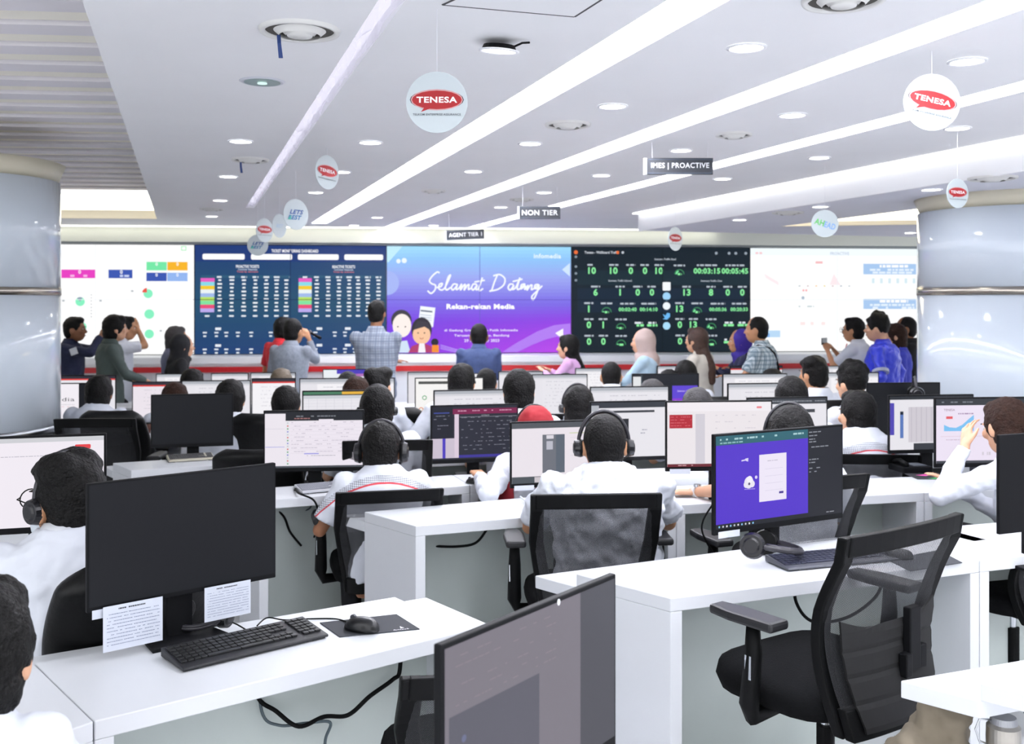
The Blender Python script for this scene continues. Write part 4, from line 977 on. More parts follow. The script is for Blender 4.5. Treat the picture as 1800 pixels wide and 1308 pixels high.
# papers below the black monitor
def paper(label, parent_m, x0, x1, z0, z1, y=-.012, tilt=0):
    t = parent_m
    m_ = t.matrix_basis if False else None
    o = empty('paper_note', label, 'paper', t.location, t.rotation_euler.z)
    b = MB(); b.box((x0,y,z0), (x1,y+.0006,z1)); b.build('sheet', mat('paper','#ccd1dc',.8), o)
    p = Pic(x1-x0, z1-z0, '#ccd1dc', -.0006, .00005); p.b = MB(); p.y = -.0008
    p.dashes(.25,.7,.07,.03,'#3c4048',3,.95)
    for k in range(10): p.dashes(.06,.95,.18+k*.075,.014,'#6f7a94',k+int(x0*100),.85)
    q = p.build('printed_lines', o, PRINT); q.location = ((x0+x1)/2, y, (z0+z1)/2)
    return o
paper('printed sheet hanging under the left half of the big black monitor', M1, -.235, -.075, zb1-.108, zb1+.012)
paper('printed sheet hanging under the right half of the big black monitor', M1, .045, .185, zb1-.085, zb1+.012)
paper('printed sheets leaning under the mail-page monitor at the left edge', M0, -.10, .17, .004, .10)
b = MB(); o = empty('paper_note', 'small blank white slip stuck under the left corner of the big black monitor', 'paper', M1.location, M1.rotation_euler.z)
b.box((-w1/2+.012,-.003,zb1-.018), (-w1/2+.06,-.0022,zb1+.006)); b.build('sheet', mat('paper','#ccd1dc',.8), o)

# ------------------------------------------------------------------ headset
def headset(label, M=None, loc=None, rz=0, r=.088, over=.125, lay=False, boom=1, ear=.034, band=.006, group=None, scale=1.0):
    t = empty('headset', label, 'headset')
    if M is not None: t.matrix_world = M
    else: t.location = loc; t.rotation_euler = rz if hasattr(rz,'__len__') else (0,0,rz)
    pts = [(r*math.cos(a), .012, over*math.sin(a)) for a in [R(-4+188*k/20) for k in range(21)]]
    b = MB(); b.tube(pts, band, 8); b.tube([(x*.97,.012+.006,z*.97) for x,_,z in pts[2:-2]], band*.9, 8); b.build('headband', mat('headband','#2b2a30',.35), t, smooth=True)
    for s_ in (-1,1):
        b = MB(); b.cyl((s_*(r+.016),.008,-.012), (s_*(r-.004),.008,-.012), ear*.85, ear, 24); b.cyl((s_*(r+.020),.008,-.012), (s_*(r+.014),.008,-.012), ear*.5, ear*.7, 20); o = b.build('ear_cup', mat('ear_cup','#1a1a1e',.25), t, bevel=.002)
        b = MB(); b.cyl((s_*(r-.004),.008,-.012), (s_*(r-.018),.008,-.012), ear*1.02, ear*.9, 24); b.build('ear_cushion', LEATH, t, bevel=.003)
    if boom:
        b = MB(); b.tube([(boom*(r+.01),.02,-.02),(boom*(r+.008),.05,-.045),(boom*(r-.02),.085,-.068)], .003); b.ell((boom*(r-.022),.088,-.07), .007, 8, 6); b.build('microphone_boom', BLACK, t, smooth=True)
    return t
p = G(1300,990,DT); headset('glossy black headset lying on the desk under the purple-screen monitor', loc=(p.x+.09,p.y+.03,DT+.052), rz=(R(96),R(8),R(62)), ear=.048, band=.010, r=.10, over=.14)
p = G(352,1108,DT-.0); headset('dark headset lying behind the foreground keyboard', loc=(p.x,p.y+.02,DT+.03), rz=(R(100),R(5),R(-20)), r=.07, over=.09, ear=.03)

p = W(1612, 6.3, HT(688, 6.3)); headset('dark headset hung over the top of the black monitor near the right column', loc=p, rz=(0,0,R(80)), ear=.045, r=.05, over=.09)
# ------------------------------------------------------------------ chairs
def mesh_mat():
    m = bpy.data.materials.new('chair_mesh'); m.use_nodes = True; nt = m.node_tree; b = nt.nodes['Principled BSDF']
    b.inputs['Base Color'].default_value = (.012,.013,.016,1); b.inputs['Roughness'].default_value = .7
    tc = nt.nodes.new('ShaderNodeTexCoord'); mp = nt.nodes.new('ShaderNodeMapping'); mp.inputs['Rotation'].default_value = (0, R(45), 0)
    nt.links.new(tc.outputs['Object'], mp.inputs[0]); fac = None
    for ax in 'XZ':
        wv = nt.nodes.new('ShaderNodeTexWave'); wv.bands_direction = ax; wv.inputs['Scale'].default_value = 85
        nt.links.new(mp.outputs[0], wv.inputs['Vector'])
        if fac is None: fac = wv.outputs['Fac']
        else:
            mn = nt.nodes.new('ShaderNodeMath'); mn.operation = 'MULTIPLY'; nt.links.new(fac, mn.inputs[0]); nt.links.new(wv.outputs['Fac'], mn.inputs[1]); fac = mn.outputs[0]
    mr = nt.nodes.new('ShaderNodeMapRange'); mr.inputs['From Min'].default_value = .25; mr.inputs['From Max'].default_value = .45; mr.inputs['To Min'].default_value = .88; mr.inputs['To Max'].default_value = .30
    nt.links.new(fac, mr.inputs['Value']); nt.links.new(mr.outputs[0], b.inputs['Alpha']); return m
MESH = mesh_mat()
def chair(label, x, y, rz, top=1.0, seat=.47, w_=.50, style='mesh', arms=True, lean=.10, lumbar=False):
    """office chair; the sitter faces local +Y, the backrest stands at local -Y"""
    t = empty('office_chair', label, 'chair', (x, y, 0), rz)
    for k in range(5):
        a = 2*PI*k/5+.3; b = MB(); c_, s_ = math.cos(a), math.sin(a)
        b.tube([(0,0,.10),(c_*.15,s_*.15,.09),(c_*.30,s_*.30,.065)], .02, 8, rad=[.026,.022,.016]); o = b.build('base_leg', DARK, t, smooth=True)
        b = MB(); b.cyl((c_*.30-s_*.02,s_*.30+c_*.02,.028), (c_*.30+s_*.02,s_*.30-c_*.02,.028), .028, None, 14); b.build('caster', BLACK, o)
    b = MB(); b.cyl((0,0,.09), (0,0,seat-.16), .028, None, 18); b.build('column_sleeve', BLACK, t, smooth=False)
    b = MB(); b.cyl((0,0,seat-.17), (0,0,seat-.05), .017, None, 18); b.build('gas_column', CHROME, t)
    b = MB(); b.box((-.10,-.12,seat-.085), (.10,.12,seat-.045)); b.cyl((.1,.0,seat-.065),(.2,.0,seat-.065),.008,None,8); b.build('tilt_mechanism', BLACK, t, bevel=.008)
    # seat cushion
    hw = w_*.5; b = MB(); n = 24; rings = []
    for z, k in ((-.045,.86),(-.035,.95),(.0,1.0),(.03,.97),(.048,.82),(.055,.5)):
        rings.append((seat-.01+z, hw*k, .25*k, 0, .03))
    vs = []
    for (z, rx, ry, cx, cy) in rings:
        for i in range(n):
            a = 2*PI*i/n; cc = math.copysign(abs(math.cos(a))**.55, math.cos(a)); ss = math.copysign(abs(math.sin(a))**.55, math.sin(a))
            vs.append((rx*cc, cy+ry*ss, z+(.012*ss if z > seat else 0)))
    fs = [(j*n+i, j*n+(i+1)%n, (j+1)*n+(i+1)%n, (j+1)*n+i) for j in range(5) for i in range(n)] + [tuple(range(n-1,-1,-1)), tuple(range(5*n,6*n))]
    b.add(vs, fs); b.build('seat', SOFTBLK if style != 'leather' else LEATH, t, smooth=True)
    yb = -.22; z0 = seat+.03; H_ = top-z0
    def S(u):                                          # side profile of the back: y at height fraction u
        return yb + .075*math.sin(min(1,u*1.15)*PI*.9)*1.0 - lean*(u**1.5) - .02
    if style == 'leather':
        b = MB(); n = 24; M_ = 40; vs = []
        for j in range(M_+1):
            u = j/M_; z = z0-.02+(H_+.02)*u; ww = hw*(.92+.10*math.sin(u*PI)) * (1-(max(0,u-.86)/.14)**2*.30)
            th = .045*(1-(max(0,u-.9)/.1)**2*.8)
            for i in range(n):
                a = 2*PI*i/n; cc = math.copysign(abs(math.cos(a))**.4, math.cos(a)); ss = math.copysign(abs(math.sin(a))**.7, math.sin(a))
                vs.append((ww*cc, S(u)+th*ss-.02+.05*(cc*cc), z))
        fs = [(j*n+i, j*n+(i+1)%n, (j+1)*n+(i+1)%n, (j+1)*n+i) for j in range(M_) for i in range(n)] + [tuple(range(n-1,-1,-1)), tuple(range(M_*n,(M_+1)*n))]
        b.add(vs, fs); b.build('backrest', LEATH, t, smooth=True)
    else:
        # frame: two curved uprights, deep top rail, lower rail; net stretched between
        M_ = 16
        def half(u): return hw*(.80+.20*min(1,u*1.6)) if u < .62 else hw*1.0
        for s_ in (-1,1):
            vs = []
            for j in range(M_+1):
                u = j/M_; z = z0-.10+(H_+.10)*u; x_ = half(u); y_ = S(u)+.02*(1-u)
                wv = .070-.018*u; d_ = .018
                for (ax, ay) in ((0,-d_),(0,d_),(-wv,d_*.6),(-wv,-d_*.6)): vs.append((s_*(x_+ax), y_+ay, z))
            fs = []
            for j in range(M_):
                for i in range(4):
                    q = (j*4+i, j*4+(i+1)%4, (j+1)*4+(i+1)%4, (j+1)*4+i); fs.append(q if s_ > 0 else q[::-1])
            fs += [(3,2,1,0) if s_ > 0 else (0,1,2,3), tuple(M_*4+i for i in ((0,1,2,3) if s_ > 0 else (3,2,1,0)))]
            b = MB(); b.add(vs, fs); b.build('back_upright', BLACK, t, bevel=.006)
        b = MB(); k_ = 10; vs = []
        for i in range(k_+1):
            x_ = -hw+.02+(2*hw-.04)*i/k_; cv = .035*(1-(x_/hw)**2)
            for (zz, dy) in ((top-.060,-.014),(top-.060,.014),(top,.014),(top,-.014)):
                u = (zz-z0+.10)/(H_+.10); vs.append((x_, S(u)-cv+dy, zz+.006*(1-(x_/hw)**2)))
        fs = [(i*4+j, (i+1)*4+j, (i+1)*4+(j+1)%4, i*4+(j+1)%4) for i in range(k_) for j in range(4)] + [(0,1,2,3), tuple(k_*4+j for j in (3,2,1,0))]
        b.add(vs, fs); b.build('top_rail', BLACK, t, bevel=.005)
        b = MB(); vs = []; nx, nz = 12, 14
        for j in range(nz+1):
            u = .10+.86*j/nz; z = z0-.10+(H_+.10)*u
            for i in range(nx+1):
                x_ = (-1+2*i/nx)*(half(u)-.02); vs.append((x_, S(u)-.035*(1-(x_/hw)**2), z))
        fs = [(j*(nx+1)+i, j*(nx+1)+i+1, (j+1)*(nx+1)+i+1, (j+1)*(nx+1)+i) for j in range(nz) for i in range(nx)]
        b.add(vs, fs); b.build('back_mesh', MESH, t, smooth=True)
        b = MB(); vs = []
        for i in range(nx+1):
            x_ = (-1+2*i/nx)*(half(.1)-.015)
            for (u, dy) in ((.0,-.02),(.0,.012),(.14,.012),(.14,-.02)): vs.append((x_, S(u)-.03*(1-(x_/hw)**2)+dy, z0-.10+(H_+.10)*u))
        fs = [(i*4+j, (i+1)*4+j, (i+1)*4+(j+1)%4, i*4+(j+1)%4) for i in range(nx) for j in range(4)] + [(0,1,2,3), tuple(nx*4+j for j in (3,2,1,0))]
        b.add(vs, fs); b.build('lower_rail', BLACK, t, bevel=.004)
        b = MB(); b.tube([(0,-.05,seat-.06),(0,-.20,seat-.05),(0,yb-.03,seat+.02),(0,yb-.02,seat+.08)], .022, 10); b.build('back_bracket', DARK, t, smooth=True)
        if lumbar:                                      # ribbed lumbar shell on the outside with a slider
            b = MB(); vs = []; nx, nz = 16, 20
            for j in range(nz+1):
                u = .03+.50*j/nz; z = z0-.10+(H_+.10)*u
                for i in range(nx+1):
                    f_ = -1+2*i/nx; x_ = f_*(half(u)-.055); g_ = .004 if (j % 5) != 0 else 0.0
                    zz = z + (.045*(f_*f_-1)+.02 if j == nz else 0)
                    vs.append((x_, S(u)-.045*(1-(x_/hw)**2)-.012-g_, zz))
            fs = [(j*(nx+1)+i, j*(nx+1)+i+1, (j+1)*(nx+1)+i+1, (j+1)*(nx+1)+i) for j in range(nz) for i in range(nx)]
            b.add(vs, fs); o = b.build('lumbar_cover', mat('lumbar_fabric','#08090b',.8), t, smooth=False)
            so = o.modifiers.new('thickness','SOLIDIFY'); so.thickness = .008; so.offset = 1
            b = MB(); u = .42; z = z0-.10+(H_+.10)*u
            b.box((.03,S(u)-.095,z-.10), (.085,S(u)-.068,z+.09)); b.box((.0,S(.33)-.10,z-.11), (.03,S(.33)-.072,z-.04)); b.box((.085,S(.33)-.09,z-.10), (.12,S(.33)-.062,z-.03)); b.build('lumbar_slider', DARK, t, bevel=.004)
            b = MB(); vs_, fs_, tw, th = text_geo('CHAIRMAN', .02, 0); zz = z0-.01
            b.M = Matrix.Translation((.07, S(.12)-.068, zz)) @ Matrix.Rotation(R(90),4,'X') @ Matrix.Scale(.06/tw,4); b.add(vs_, fs_); b.M = None
            b.build('printed_mark', mat('mark_white','#d8dade',.6), t)
    if arms:
        for s_ in (-1,1):
            xx = s_*(hw+.045)
            b = MB(); b.tube([(s_*.15,.02,seat-.06),(xx*.95,.02,seat-.065),(xx,.015,seat-.02),(xx,.0,seat+.13),(xx,.0,seat+.22)], .02, 8, rad=[.018,.026,.03,.026,.02]); o = b.build('armrest_post', BLACK, t, smooth=True)
            b = MB(); b.box((xx-.006+s_*.018,-.012,seat+.06), (xx+.006+s_*.018,.012,seat+.13)); b.build('height_slider', CHROME, o)
            b = MB(); b.prism([(xx-.042,-.10),(xx+.042,-.10),(xx+.045,.06),(xx+.030,.15),(xx-.030,.15),(xx-.045,.06)], seat+.22, seat+.25); b.build('armrest_pad', mat('arm_pad','#121317',.5), t, bevel=.01)
    return t
def chair_px(label, xl, xr, yt, Zc, rz, **k):
    cx = (xl+xr)/2; top = HT(yt, Zc); off = .217+k.get('lean',.10)                                # Zc is the depth of the top of the back
    p = W(cx, Zc); x = p.x - math.sin(rz)*off; y = p.y + math.cos(rz)*off
    return chair(label, x, y, rz, top=top, **k)
chair_px('big black mesh-back office chair in the right foreground, empty', 1480, 1700, 922, 3.0, R(36), seat=.53, w_=.59, lumbar=True, lean=.06)
chair_px('black mesh office chair under the headset man in the center', 935, 1162, 868, 4.1, R(4), seat=.46, w_=.53, lean=.04)
chair_px('black mesh office chair under the batik-shirt man', 602, 770, 862, 4.72, R(14), seat=.42, w_=.50)
chair_px('black leather chair under the masked man at the left', 140, 372, 985, 3.05, R(40), style='leather', seat=.45, w_=.52, lean=.02, arms=False)
chair_px('black mesh chair back cut by the bottom edge beside the dim monitor', 700, 1080, 1175, 2.4, R(14), seat=.48, w_=.50, arms=False)
chair_px('black leather chair in front of the mail list monitor', 376, 520, 790, 5.65, R(5), style='leather', seat=.45, w_=.50)
chair_px('large black leather chair right of the small black monitor', 405, 530, 727, 6.6, R(0), style='leather', seat=.5, w_=.52, lean=.0)
chair_px('black mesh chair behind the left column', 112, 222, 736, 6.4, R(4), seat=.45, w_=.50)
chair_px('black-framed chair under the man in the right batik shirt', 1455, 1618, 799, 5.85, R(-4), seat=.40, w_=.52)
chair_px('black-framed chair just right of the purple-screen monitor', 1340, 1535, 838, 4.15, R(20), seat=.46, w_=.50)
chair_px('black chair behind the batik-shirt man with a sleeve over it', 625, 738, 774, 5.45, R(8), seat=.44, w_=.48)
chair_px('black chair in the middle row right of the tall hair', 650, 730, 716, 7.2, R(0), seat=.44, w_=.48, style='leather')
chair_px('black chair near the dark monitor with the purple slide', 1225, 1290, 697, 7.4, R(0), seat=.46, w_=.48, style='leather')
chair_px('black chair under the man in the white shirt right of center', 1415, 1495, 703, 7.0, R(0), seat=.46, w_=.48, style='leather')
chair_px('black mesh chair partly visible at the right picture edge', 1815, 1990, 930, 4.0, R(25), seat=.50, w_=.50)
chair_px('black chair behind the seated man in white at the left', 160, 222, 722, 6.9, R(0), seat=.45, w_=.46, style='leather')

# ------------------------------------------------------------------ small things
def stool_cup(label, px, py, col, r=.022, h_=.04, z=DT):
    p = G(px, py, z); t = empty('cup', label, 'cup', p)
    b = MB(); b.loft([(0,r*.8,r*.8,0,0),(h_,r,r,0,0),(h_,r*.9,r*.9,0,0),(.006,r*.72,r*.72,0,0)], 20); b.build('body', mat('cup_'+col.strip('#'), col, .4), t, smooth=False)
    b = MB(); b.loft([(h_-.002,r*1.02,r*1.02,0,0),(h_+.004,r*1.02,r*1.02,0,0)], 20); b.build('lid', BLACK, t)
stool_cup('black round cup on the small desk beside the left column', 244, 762, '#1c1c20', .045, .075)
stool_cup('brown round cup beside the black one on the small left desk', 259, 761, '#6a4438', .04, .07)
# steel tumbler at the lower right
t = empty('tumbler', 'brushed steel tumbler with a wire ring below the bottom right desk', 'bottle', (*W(1764, 2.62).xy, 0))
z1 = HT(1268, 2.62); r = .042
b = MB(); b.loft([(z1-.32,r*.85,r*.85,0,0),(z1-.04,r,r,0,0),(z1-.012,r*.98,r*.98,0,0),(z1-.004,r*.8,r*.8,0,0)], 32); b.build('body', STEEL, t)
b = MB(); b.loft([(z1-.004,r*.8,r*.8,0,0),(z1+.012,r*.72,r*.72,0,0)], 32); b.build('lid', mat('lid_grey','#9a9ca0',.4,.6), t)
b = MB(); b.tube([(-r+.006,0,z1-.06),(-r-.02,0,z1-.05),(-r-.03,0,z1-.02),(-r-.02,0,z1+.006),(-r*.7,0,z1+.004)], .0025); b.build('wire_ring', CHROME, t, smooth=True)
b = MB(); b.loft([(0,.16,.16,0,0),(z1-.32,.16,.16,0,0)], 24); b_ = b.build('side_stand', mat('stand_grey','#8a8e92',.5), None, loc=(*W(1764,2.62).xy,0)); tag(b_, 'grey round stand under the steel tumbler', 'stand'); b_.name = 'side_stand'
# khaki cloth hanging by the big chair
rnd = random.Random(3); b = MB()
p = W(1668, 2.75); z_top = HT(1240, 2.75)
b.cap((p.x-.02,p.y,z_top-.03), (p.x-.02,p.y,.16), .07, .13, 16); b.cap((p.x-.10,p.y-.02,z_top-.15), (p.x-.12,p.y-.02,.14), .09, .12, 16); b.cap((p.x-.3,p.y+.02,z_top-.19), (p.x-.2,p.y,.14), .06, .1, 14)
o = b.build('jacket', mat('khaki_cloth','#7b7262',.9, bump=.3, bscale=12), None, smooth=True)
rm = o.modifiers.new('r','REMESH'); rm.mode = 'VOXEL'; rm.voxel_size = .012; rm.use_smooth_shade = True
tx = bpy.data.textures.new('folds','CLOUDS'); tx.noise_scale = .08
dm = o.modifiers.new('d','DISPLACE'); dm.texture = tx; dm.strength = .07; dm.texture_coords = 'LOCAL'
tag(o, 'crumpled khaki jacket bundled behind the big mesh chair', 'jacket')
# bright things on the right desk
p = G(1640, 838, DT)
t = empty('mouse_pad', 'small mouse pad with pink and green print by the leaning woman\'s elbow', 'mouse pad', p)
b = MB(); b.box((-.12,-.09,0), (.12,.09,.003)); b.build('pad', mat('pad_black','#1e2026',.7), t)
for nm, col, pts in (('pink_print','#d84aa0',[(-.08,.03),(0,.07),(.03,.05),(-.04,.0)]),('blue_print','#6a8ae0',[(.0,.07),(.05,.08),(.05,.05),(.03,.05)]),('green_print','#3fbf6a',[(-.06,-.08),(.04,-.02),(.06,-.06),(.0,-.085)])):
    b = MB(); b.prism(pts, .003, .0034); b.build(nm, mat(nm, col, .6), t)
p = G(1600, 828, DT); t = empty('telephone', 'dark desk telephone left of the colourful mouse pad', 'telephone', p, R(10))
b = MB(); b.prism([(-.09,-.08),(.09,-.08),(.09,.08),(-.09,.08)], 0, .035); b.build('body', DARK, t, bevel=.006)
b = MB(); b.tube([(-.06,-.07,.045),(-.065,0,.062),(-.06,.07,.045)], .014, 10); b.build('handset', BLACK, t, smooth=True)
b = MB(); b.box((-.01,-.05,.035), (.07,.04,.039)); b.build('keypad', mat('keypad_grey','#5a5e66',.5), t)
p = G(470, 862, DT)
# ------------------------------------------------------------------ people
TXF = bpy.data.textures.new('cloth_folds', 'CLOUDS'); TXF.noise_scale = .07; TXF.noise_depth = 2
TXH = bpy.data.textures.new('hair_lumps', 'CLOUDS'); TXH.noise_scale = .03; TXH.noise_depth = 2
def remesh(o, vox, smooth_it=2, tex=None, disp=0.0, fac=.5):
    m = o.modifiers.new('remesh', 'REMESH'); m.mode = 'VOXEL'; m.voxel_size = vox; m.use_smooth_shade = True
    if smooth_it: s_ = o.modifiers.new('smooth', 'SMOOTH'); s_.iterations = smooth_it; s_.factor = fac
    if tex: d_ = o.modifiers.new('disp', 'DISPLACE'); d_.texture = tex; d_.strength = disp; d_.texture_coords = 'LOCAL'; d_.mid_level = .5
    return o
def ik(S, T, l1, l2, pole):
    S = Vector(S); T = Vector(T); d = T-S; L = min(d.length, (l1+l2)*.995); dn = d.normalized()
    a = (l1*l1-l2*l2+L*L)/(2*L); h = math.sqrt(max(0, l1*l1-a*a)); pv = Vector(pole); pv = (pv-dn*pv.dot(dn)).normalized()
    return S+dn*a+pv*h, S+dn*L
def hand_geo(b, wrist, d, nrm, side, curl=.5, spread=.0, s=1.0):
    """palm, four bent fingers and a thumb; d: pointing direction, nrm: back-of-hand normal"""
    d = Vector(d).normalized(); n = Vector(nrm); n = (n-d*n.dot(d)).normalized(); x = d.cross(n)*side      # x towards the thumb side
    P = lambda a, c, e: Vector(wrist)+(d*a+x*c+n*e)*s
    for c in (-.028,-.010,.010,.028): b.cap(P(.005,c*.75,0), P(.080,c,0), .013*s, .0115*s, 8)
    b.cap(Vector(wrist)-d*.03, P(.02,0,0), .024*s, .021*s, 10)
    for i, (c, l) in enumerate(((.030,.070),(.010,.080),(-.010,.074),(-.029,.058))):
        a0 = P(.084,c,0); dd = (d + x*(spread*(c/.03)*.35)).normalized(); ang = curl*.55
        p = a0
        for k, seg in enumerate((.45,.30,.25)):
            ang2 = ang*(k+.6); q_ = p+(dd*math.cos(ang2)-n*math.sin(ang2))*(l*seg*s)
            b.cap(p, q_, (.0088-.0008*k)*s, (.0080-.0008*k)*s, 8); p = q_
    t0 = P(.018,.026,-.004); t1 = t0+(d*.035+x*.026-n*.008)*s; t2 = t1+(d*.028+x*.008-n*.012*curl)*s
    b.cap(t0, t1, .0125*s, .010*s, 8); b.cap(t1, t2, .0095*s, .0078*s, 8)

def person(label, px, Z, ytop, face=0, pose='sit', hair='short', hcol=None, shirt=None, sleeve='short', pants=None, skin=None,
           hands=None, turn=0, nod=0, bw=1.0, collar=None, glasses=False, mask=None, vox=None, curl=(.5,.5), poles=None, scarf=None,
           roll=0, fold=.018, hand_dir=None, back_out=.0, spread=(0,0), hs=1.1, pel=.46, watch=None, inner=None, hand_n=None, arms_on=(True,True), al=1.0, wh=None, we=None):
    H = HT(ytop, Z); sit = pose == 'sit'; rz = R(face)
    vox = vox or (.0075 if Z < 3.5 else .009 if Z < 5.5 else .011 if Z < 8 else .013)
    if sit:
        pz = pel; k = min(1.04, max(.86, (H-pz)/.775)); ct = max(.6, ((H-pz)/k-.225)/.56)
        if ct > 1: k = (H-pz)/.785; ct = 1
        th = math.acos(min(1,ct))
    else: k = H/1.68; pz = .86*k; th = R(2)
    fx, fy = -math.sin(rz), math.cos(rz)
    yhead = (.56*math.sin(th)+.04)*k
    base = W(px, Z); x0 = base.x - fx*yhead; y0 = base.y - fy*yhead
    t = empty('person', label, 'person', (x0, y0, 0), rz)
    MT = Matrix.Translation((0,0,pz)) @ Matrix.Rotation(-th,4,'X') @ Matrix.Scale(k,4)
    hc = Vector((0, yhead, H-.118*hs))
    MH = Matrix.Translation(hc) @ Matrix.Rotation(R(turn),4,'Z') @ Matrix.Rotation(R(-nod),4,'X') @ Matrix.Rotation(R(roll),4,'Y') @ Matrix.Scale(hs,4)
    skin = skin or SKIN; hcol = hcol or HAIR; shirt = shirt or WSHIRT
    rings = [(-.11,.14,.105),(-.05,.172,.125),(.04,.168,.118),(.14,.155,.108),(.27,.165,.115),(.37,.176,.118),(.44,.172,.108),(.49,.145,.088),(.525,.09,.068),(.56,.058,.056)]
    def torso(b, inf=0, top=None, low=0, wid=1.0):
        b.M = MT; rr = [(s_+(-.02 if i == 0 else 0)-(low if i < 2 else 0), (rx*bw*wid)+inf, ry*bw+inf, 0, -.012 if s_ > .3 else 0) for i, (s_,rx,ry) in enumerate(rings)]
        if low and sit: rr = [(rr[1][0]+low-.0, *rr[1][1:])]+rr[2:]
        if top: rr = rr[:top]
        b.loft(rr, 20); b.M = None
    Sh = [MT @ Vector((s_*.178*bw, -.01, .462)) for s_ in (-1,1)]
    l1, l2 = .275*k, .245*k
    if hands is None: hands = [(-.16,yhead*.6+.32,.80),(.16,yhead*.6+.32,.80)] if sit else [(-.24*bw,.03,.76*k),(.24*bw,.03,.76*k)]
    poles = list(poles or [(-.8,-.5,-1),(.8,-.5,-1)]); hands = list(hands); l1 *= al; l2 *= al
    WI = (Matrix.Translation((x0,y0,0)) @ Matrix.Rotation(rz,4,'Z')).inverted()
    for i, p_ in (wh or {}).items(): hands[i] = WI @ Vector(p_)
    for i, p_ in (we or {}).items(): poles[i] = (WI @ Vector(p_)) - Sh[i]
    arms = []
    for i in (0,1): arms.append(ik(Sh[i], hands[i], l1, l2, poles[i]))
    # body: one continuous skin surface
    b = MB(); torso(b, -.014)
    b.M = MH
    b.ell((0,-.004,.012),(.073,.090,.104),18,12); b.ell((0,.028,-.055),(.056,.060,.058),14,9); b.ell((0,.0,-.03),(.068,.075,.075),14,9)
    b.cap((0,.088,.005),(0,.104,-.024),.008,.0125,8); b.ell((0,.082,-.058),(.022,.012,.010),10,6); b.ell((0,.080,.022),(.05,.012,.010),12,6)
    for s_ in (-1,1): b.ell((s_*.077,-.008,-.012),(.011,.020,.031),10,8); b.ell((s_*.04,.068,-.02),(.022,.018,.022),10,7)
    b.M = None
    nb = MT @ Vector((0,-.005,.52)); b.cap(MH @ Vector((0,-.018,-.055)), nb, .054*k, .058*k, 14)
    for i, s_ in ((0,-1),(1,1)):
        if not arms_on[i]: continue
        el, wr = arms[i]; b.cap(Sh[i], el, .048*k, .038*k, 12); b.cap(el, wr, .038*k, .024*k, 12)
        d_ = (wr-el).normalized() if not (hand_dir and hand_dir[i]) else Vector(hand_dir[i])
        n_ = Vector(hand_n[i]) if hand_n and hand_n[i] else (Vector((0,0,1)) if abs(d_.z) < .8 else Vector((s_,0,0)))
        hand_geo(b, wr, d_, n_, -s_, curl[i], spread[i], k)
    if sit: hips = [Vector((s_*.085*k,0,pz)) for s_ in (-1,1)]; knees = [Vector((s_*.14,.42*k,pz+.04)) for s_ in (-1,1)]; ank = [Vector((s_*.13,.36*k,.09)) for s_ in (-1,1)]
    else: hips = [Vector((s_*.085*k,0,pz)) for s_ in (-1,1)]; knees = [Vector((s_*.10*k,.02,.46*k)) for s_ in (-1,1)]; ank = [Vector((s_*.11*k,-.02,.09*k)) for s_ in (-1,1)]
    for i in (0,1): b.cap(hips[i], knees[i], .078*k, .052*k, 12); b.cap(knees[i], ank[i], .05*k, .034*k, 12)
    o = b.build('body', skin, t, smooth=True); remesh(o, vox, 2)
    # shirt
    inf = .016; b = MB(); torso(b, inf+.004, top=9, low=.06 if sit else .015, wid=1.02+back_out)
    for i in (0,1):
        if not arms_on[i]: continue
        el, wr = arms[i]; b.ell(Sh[i], .070*k, 12, 8)
        if sleeve == 'short':
            e_ = Sh[i]+(el-Sh[i])*.80; b.cyl(Sh[i], e_, .066*k, .067*k, 14)
        else:
            b.cap(Sh[i], el, .062*k, .052*k, 14); e_ = el+(wr-el)*.93; b.cyl(el, e_, .052*k, .037*k, 14)
    o = b.build('shirt', shirt, t, smooth=True); remesh(o, max(vox, .009), 3, TXF, fold)
    # collar
    if collar is not False:
        b = MB(); b.M = MT; q = (bw-1)*.02
        b.loft([(.505,.086+q,.078,0,-.012),(.53,.072,.068,0,-.012),(.575,.064,.062,0,-.010),(.578,.069,.067,0,-.010),(.535,.090+q,.084,0,-.014),(.515,.100+q,.090,0,-.014)], 22, caps=False); b.M = None
        o = b.build('collar', collar or shirt, t, smooth=True)
    pants = pants or PANTS; b = MB(); b.M = Matrix.Translation((0,0,pz)) @ Matrix.Scale(k,4)
    b.loft([(-.13,.12,.11,0,0),(-.06,.178,.13,0,0),(.03,.178,.128,0,0),(.10,.165,.12,0,0)], 18); b.M = None
    for i in (0,1): b.cap(hips[i], knees[i], .092*k, .066*k, 12); b.cyl(knees[i], ank[i], .066*k, .055*k, 12)
    o = b.build('trousers', pants, t, smooth=True); remesh(o, max(vox,.012), 2)
    for i in (0,1):
        b = MB(); a = ank[i]; b.ell((a.x, a.y+.06, .035), (.042,.12,.034), 14, 8); b.ell((a.x, a.y-.01, .06), (.04,.05,.05), 12, 8); b.build('shoe', BLACK, t, smooth=True)
    # hair or headscarf
    b = MB(); b.M = MH
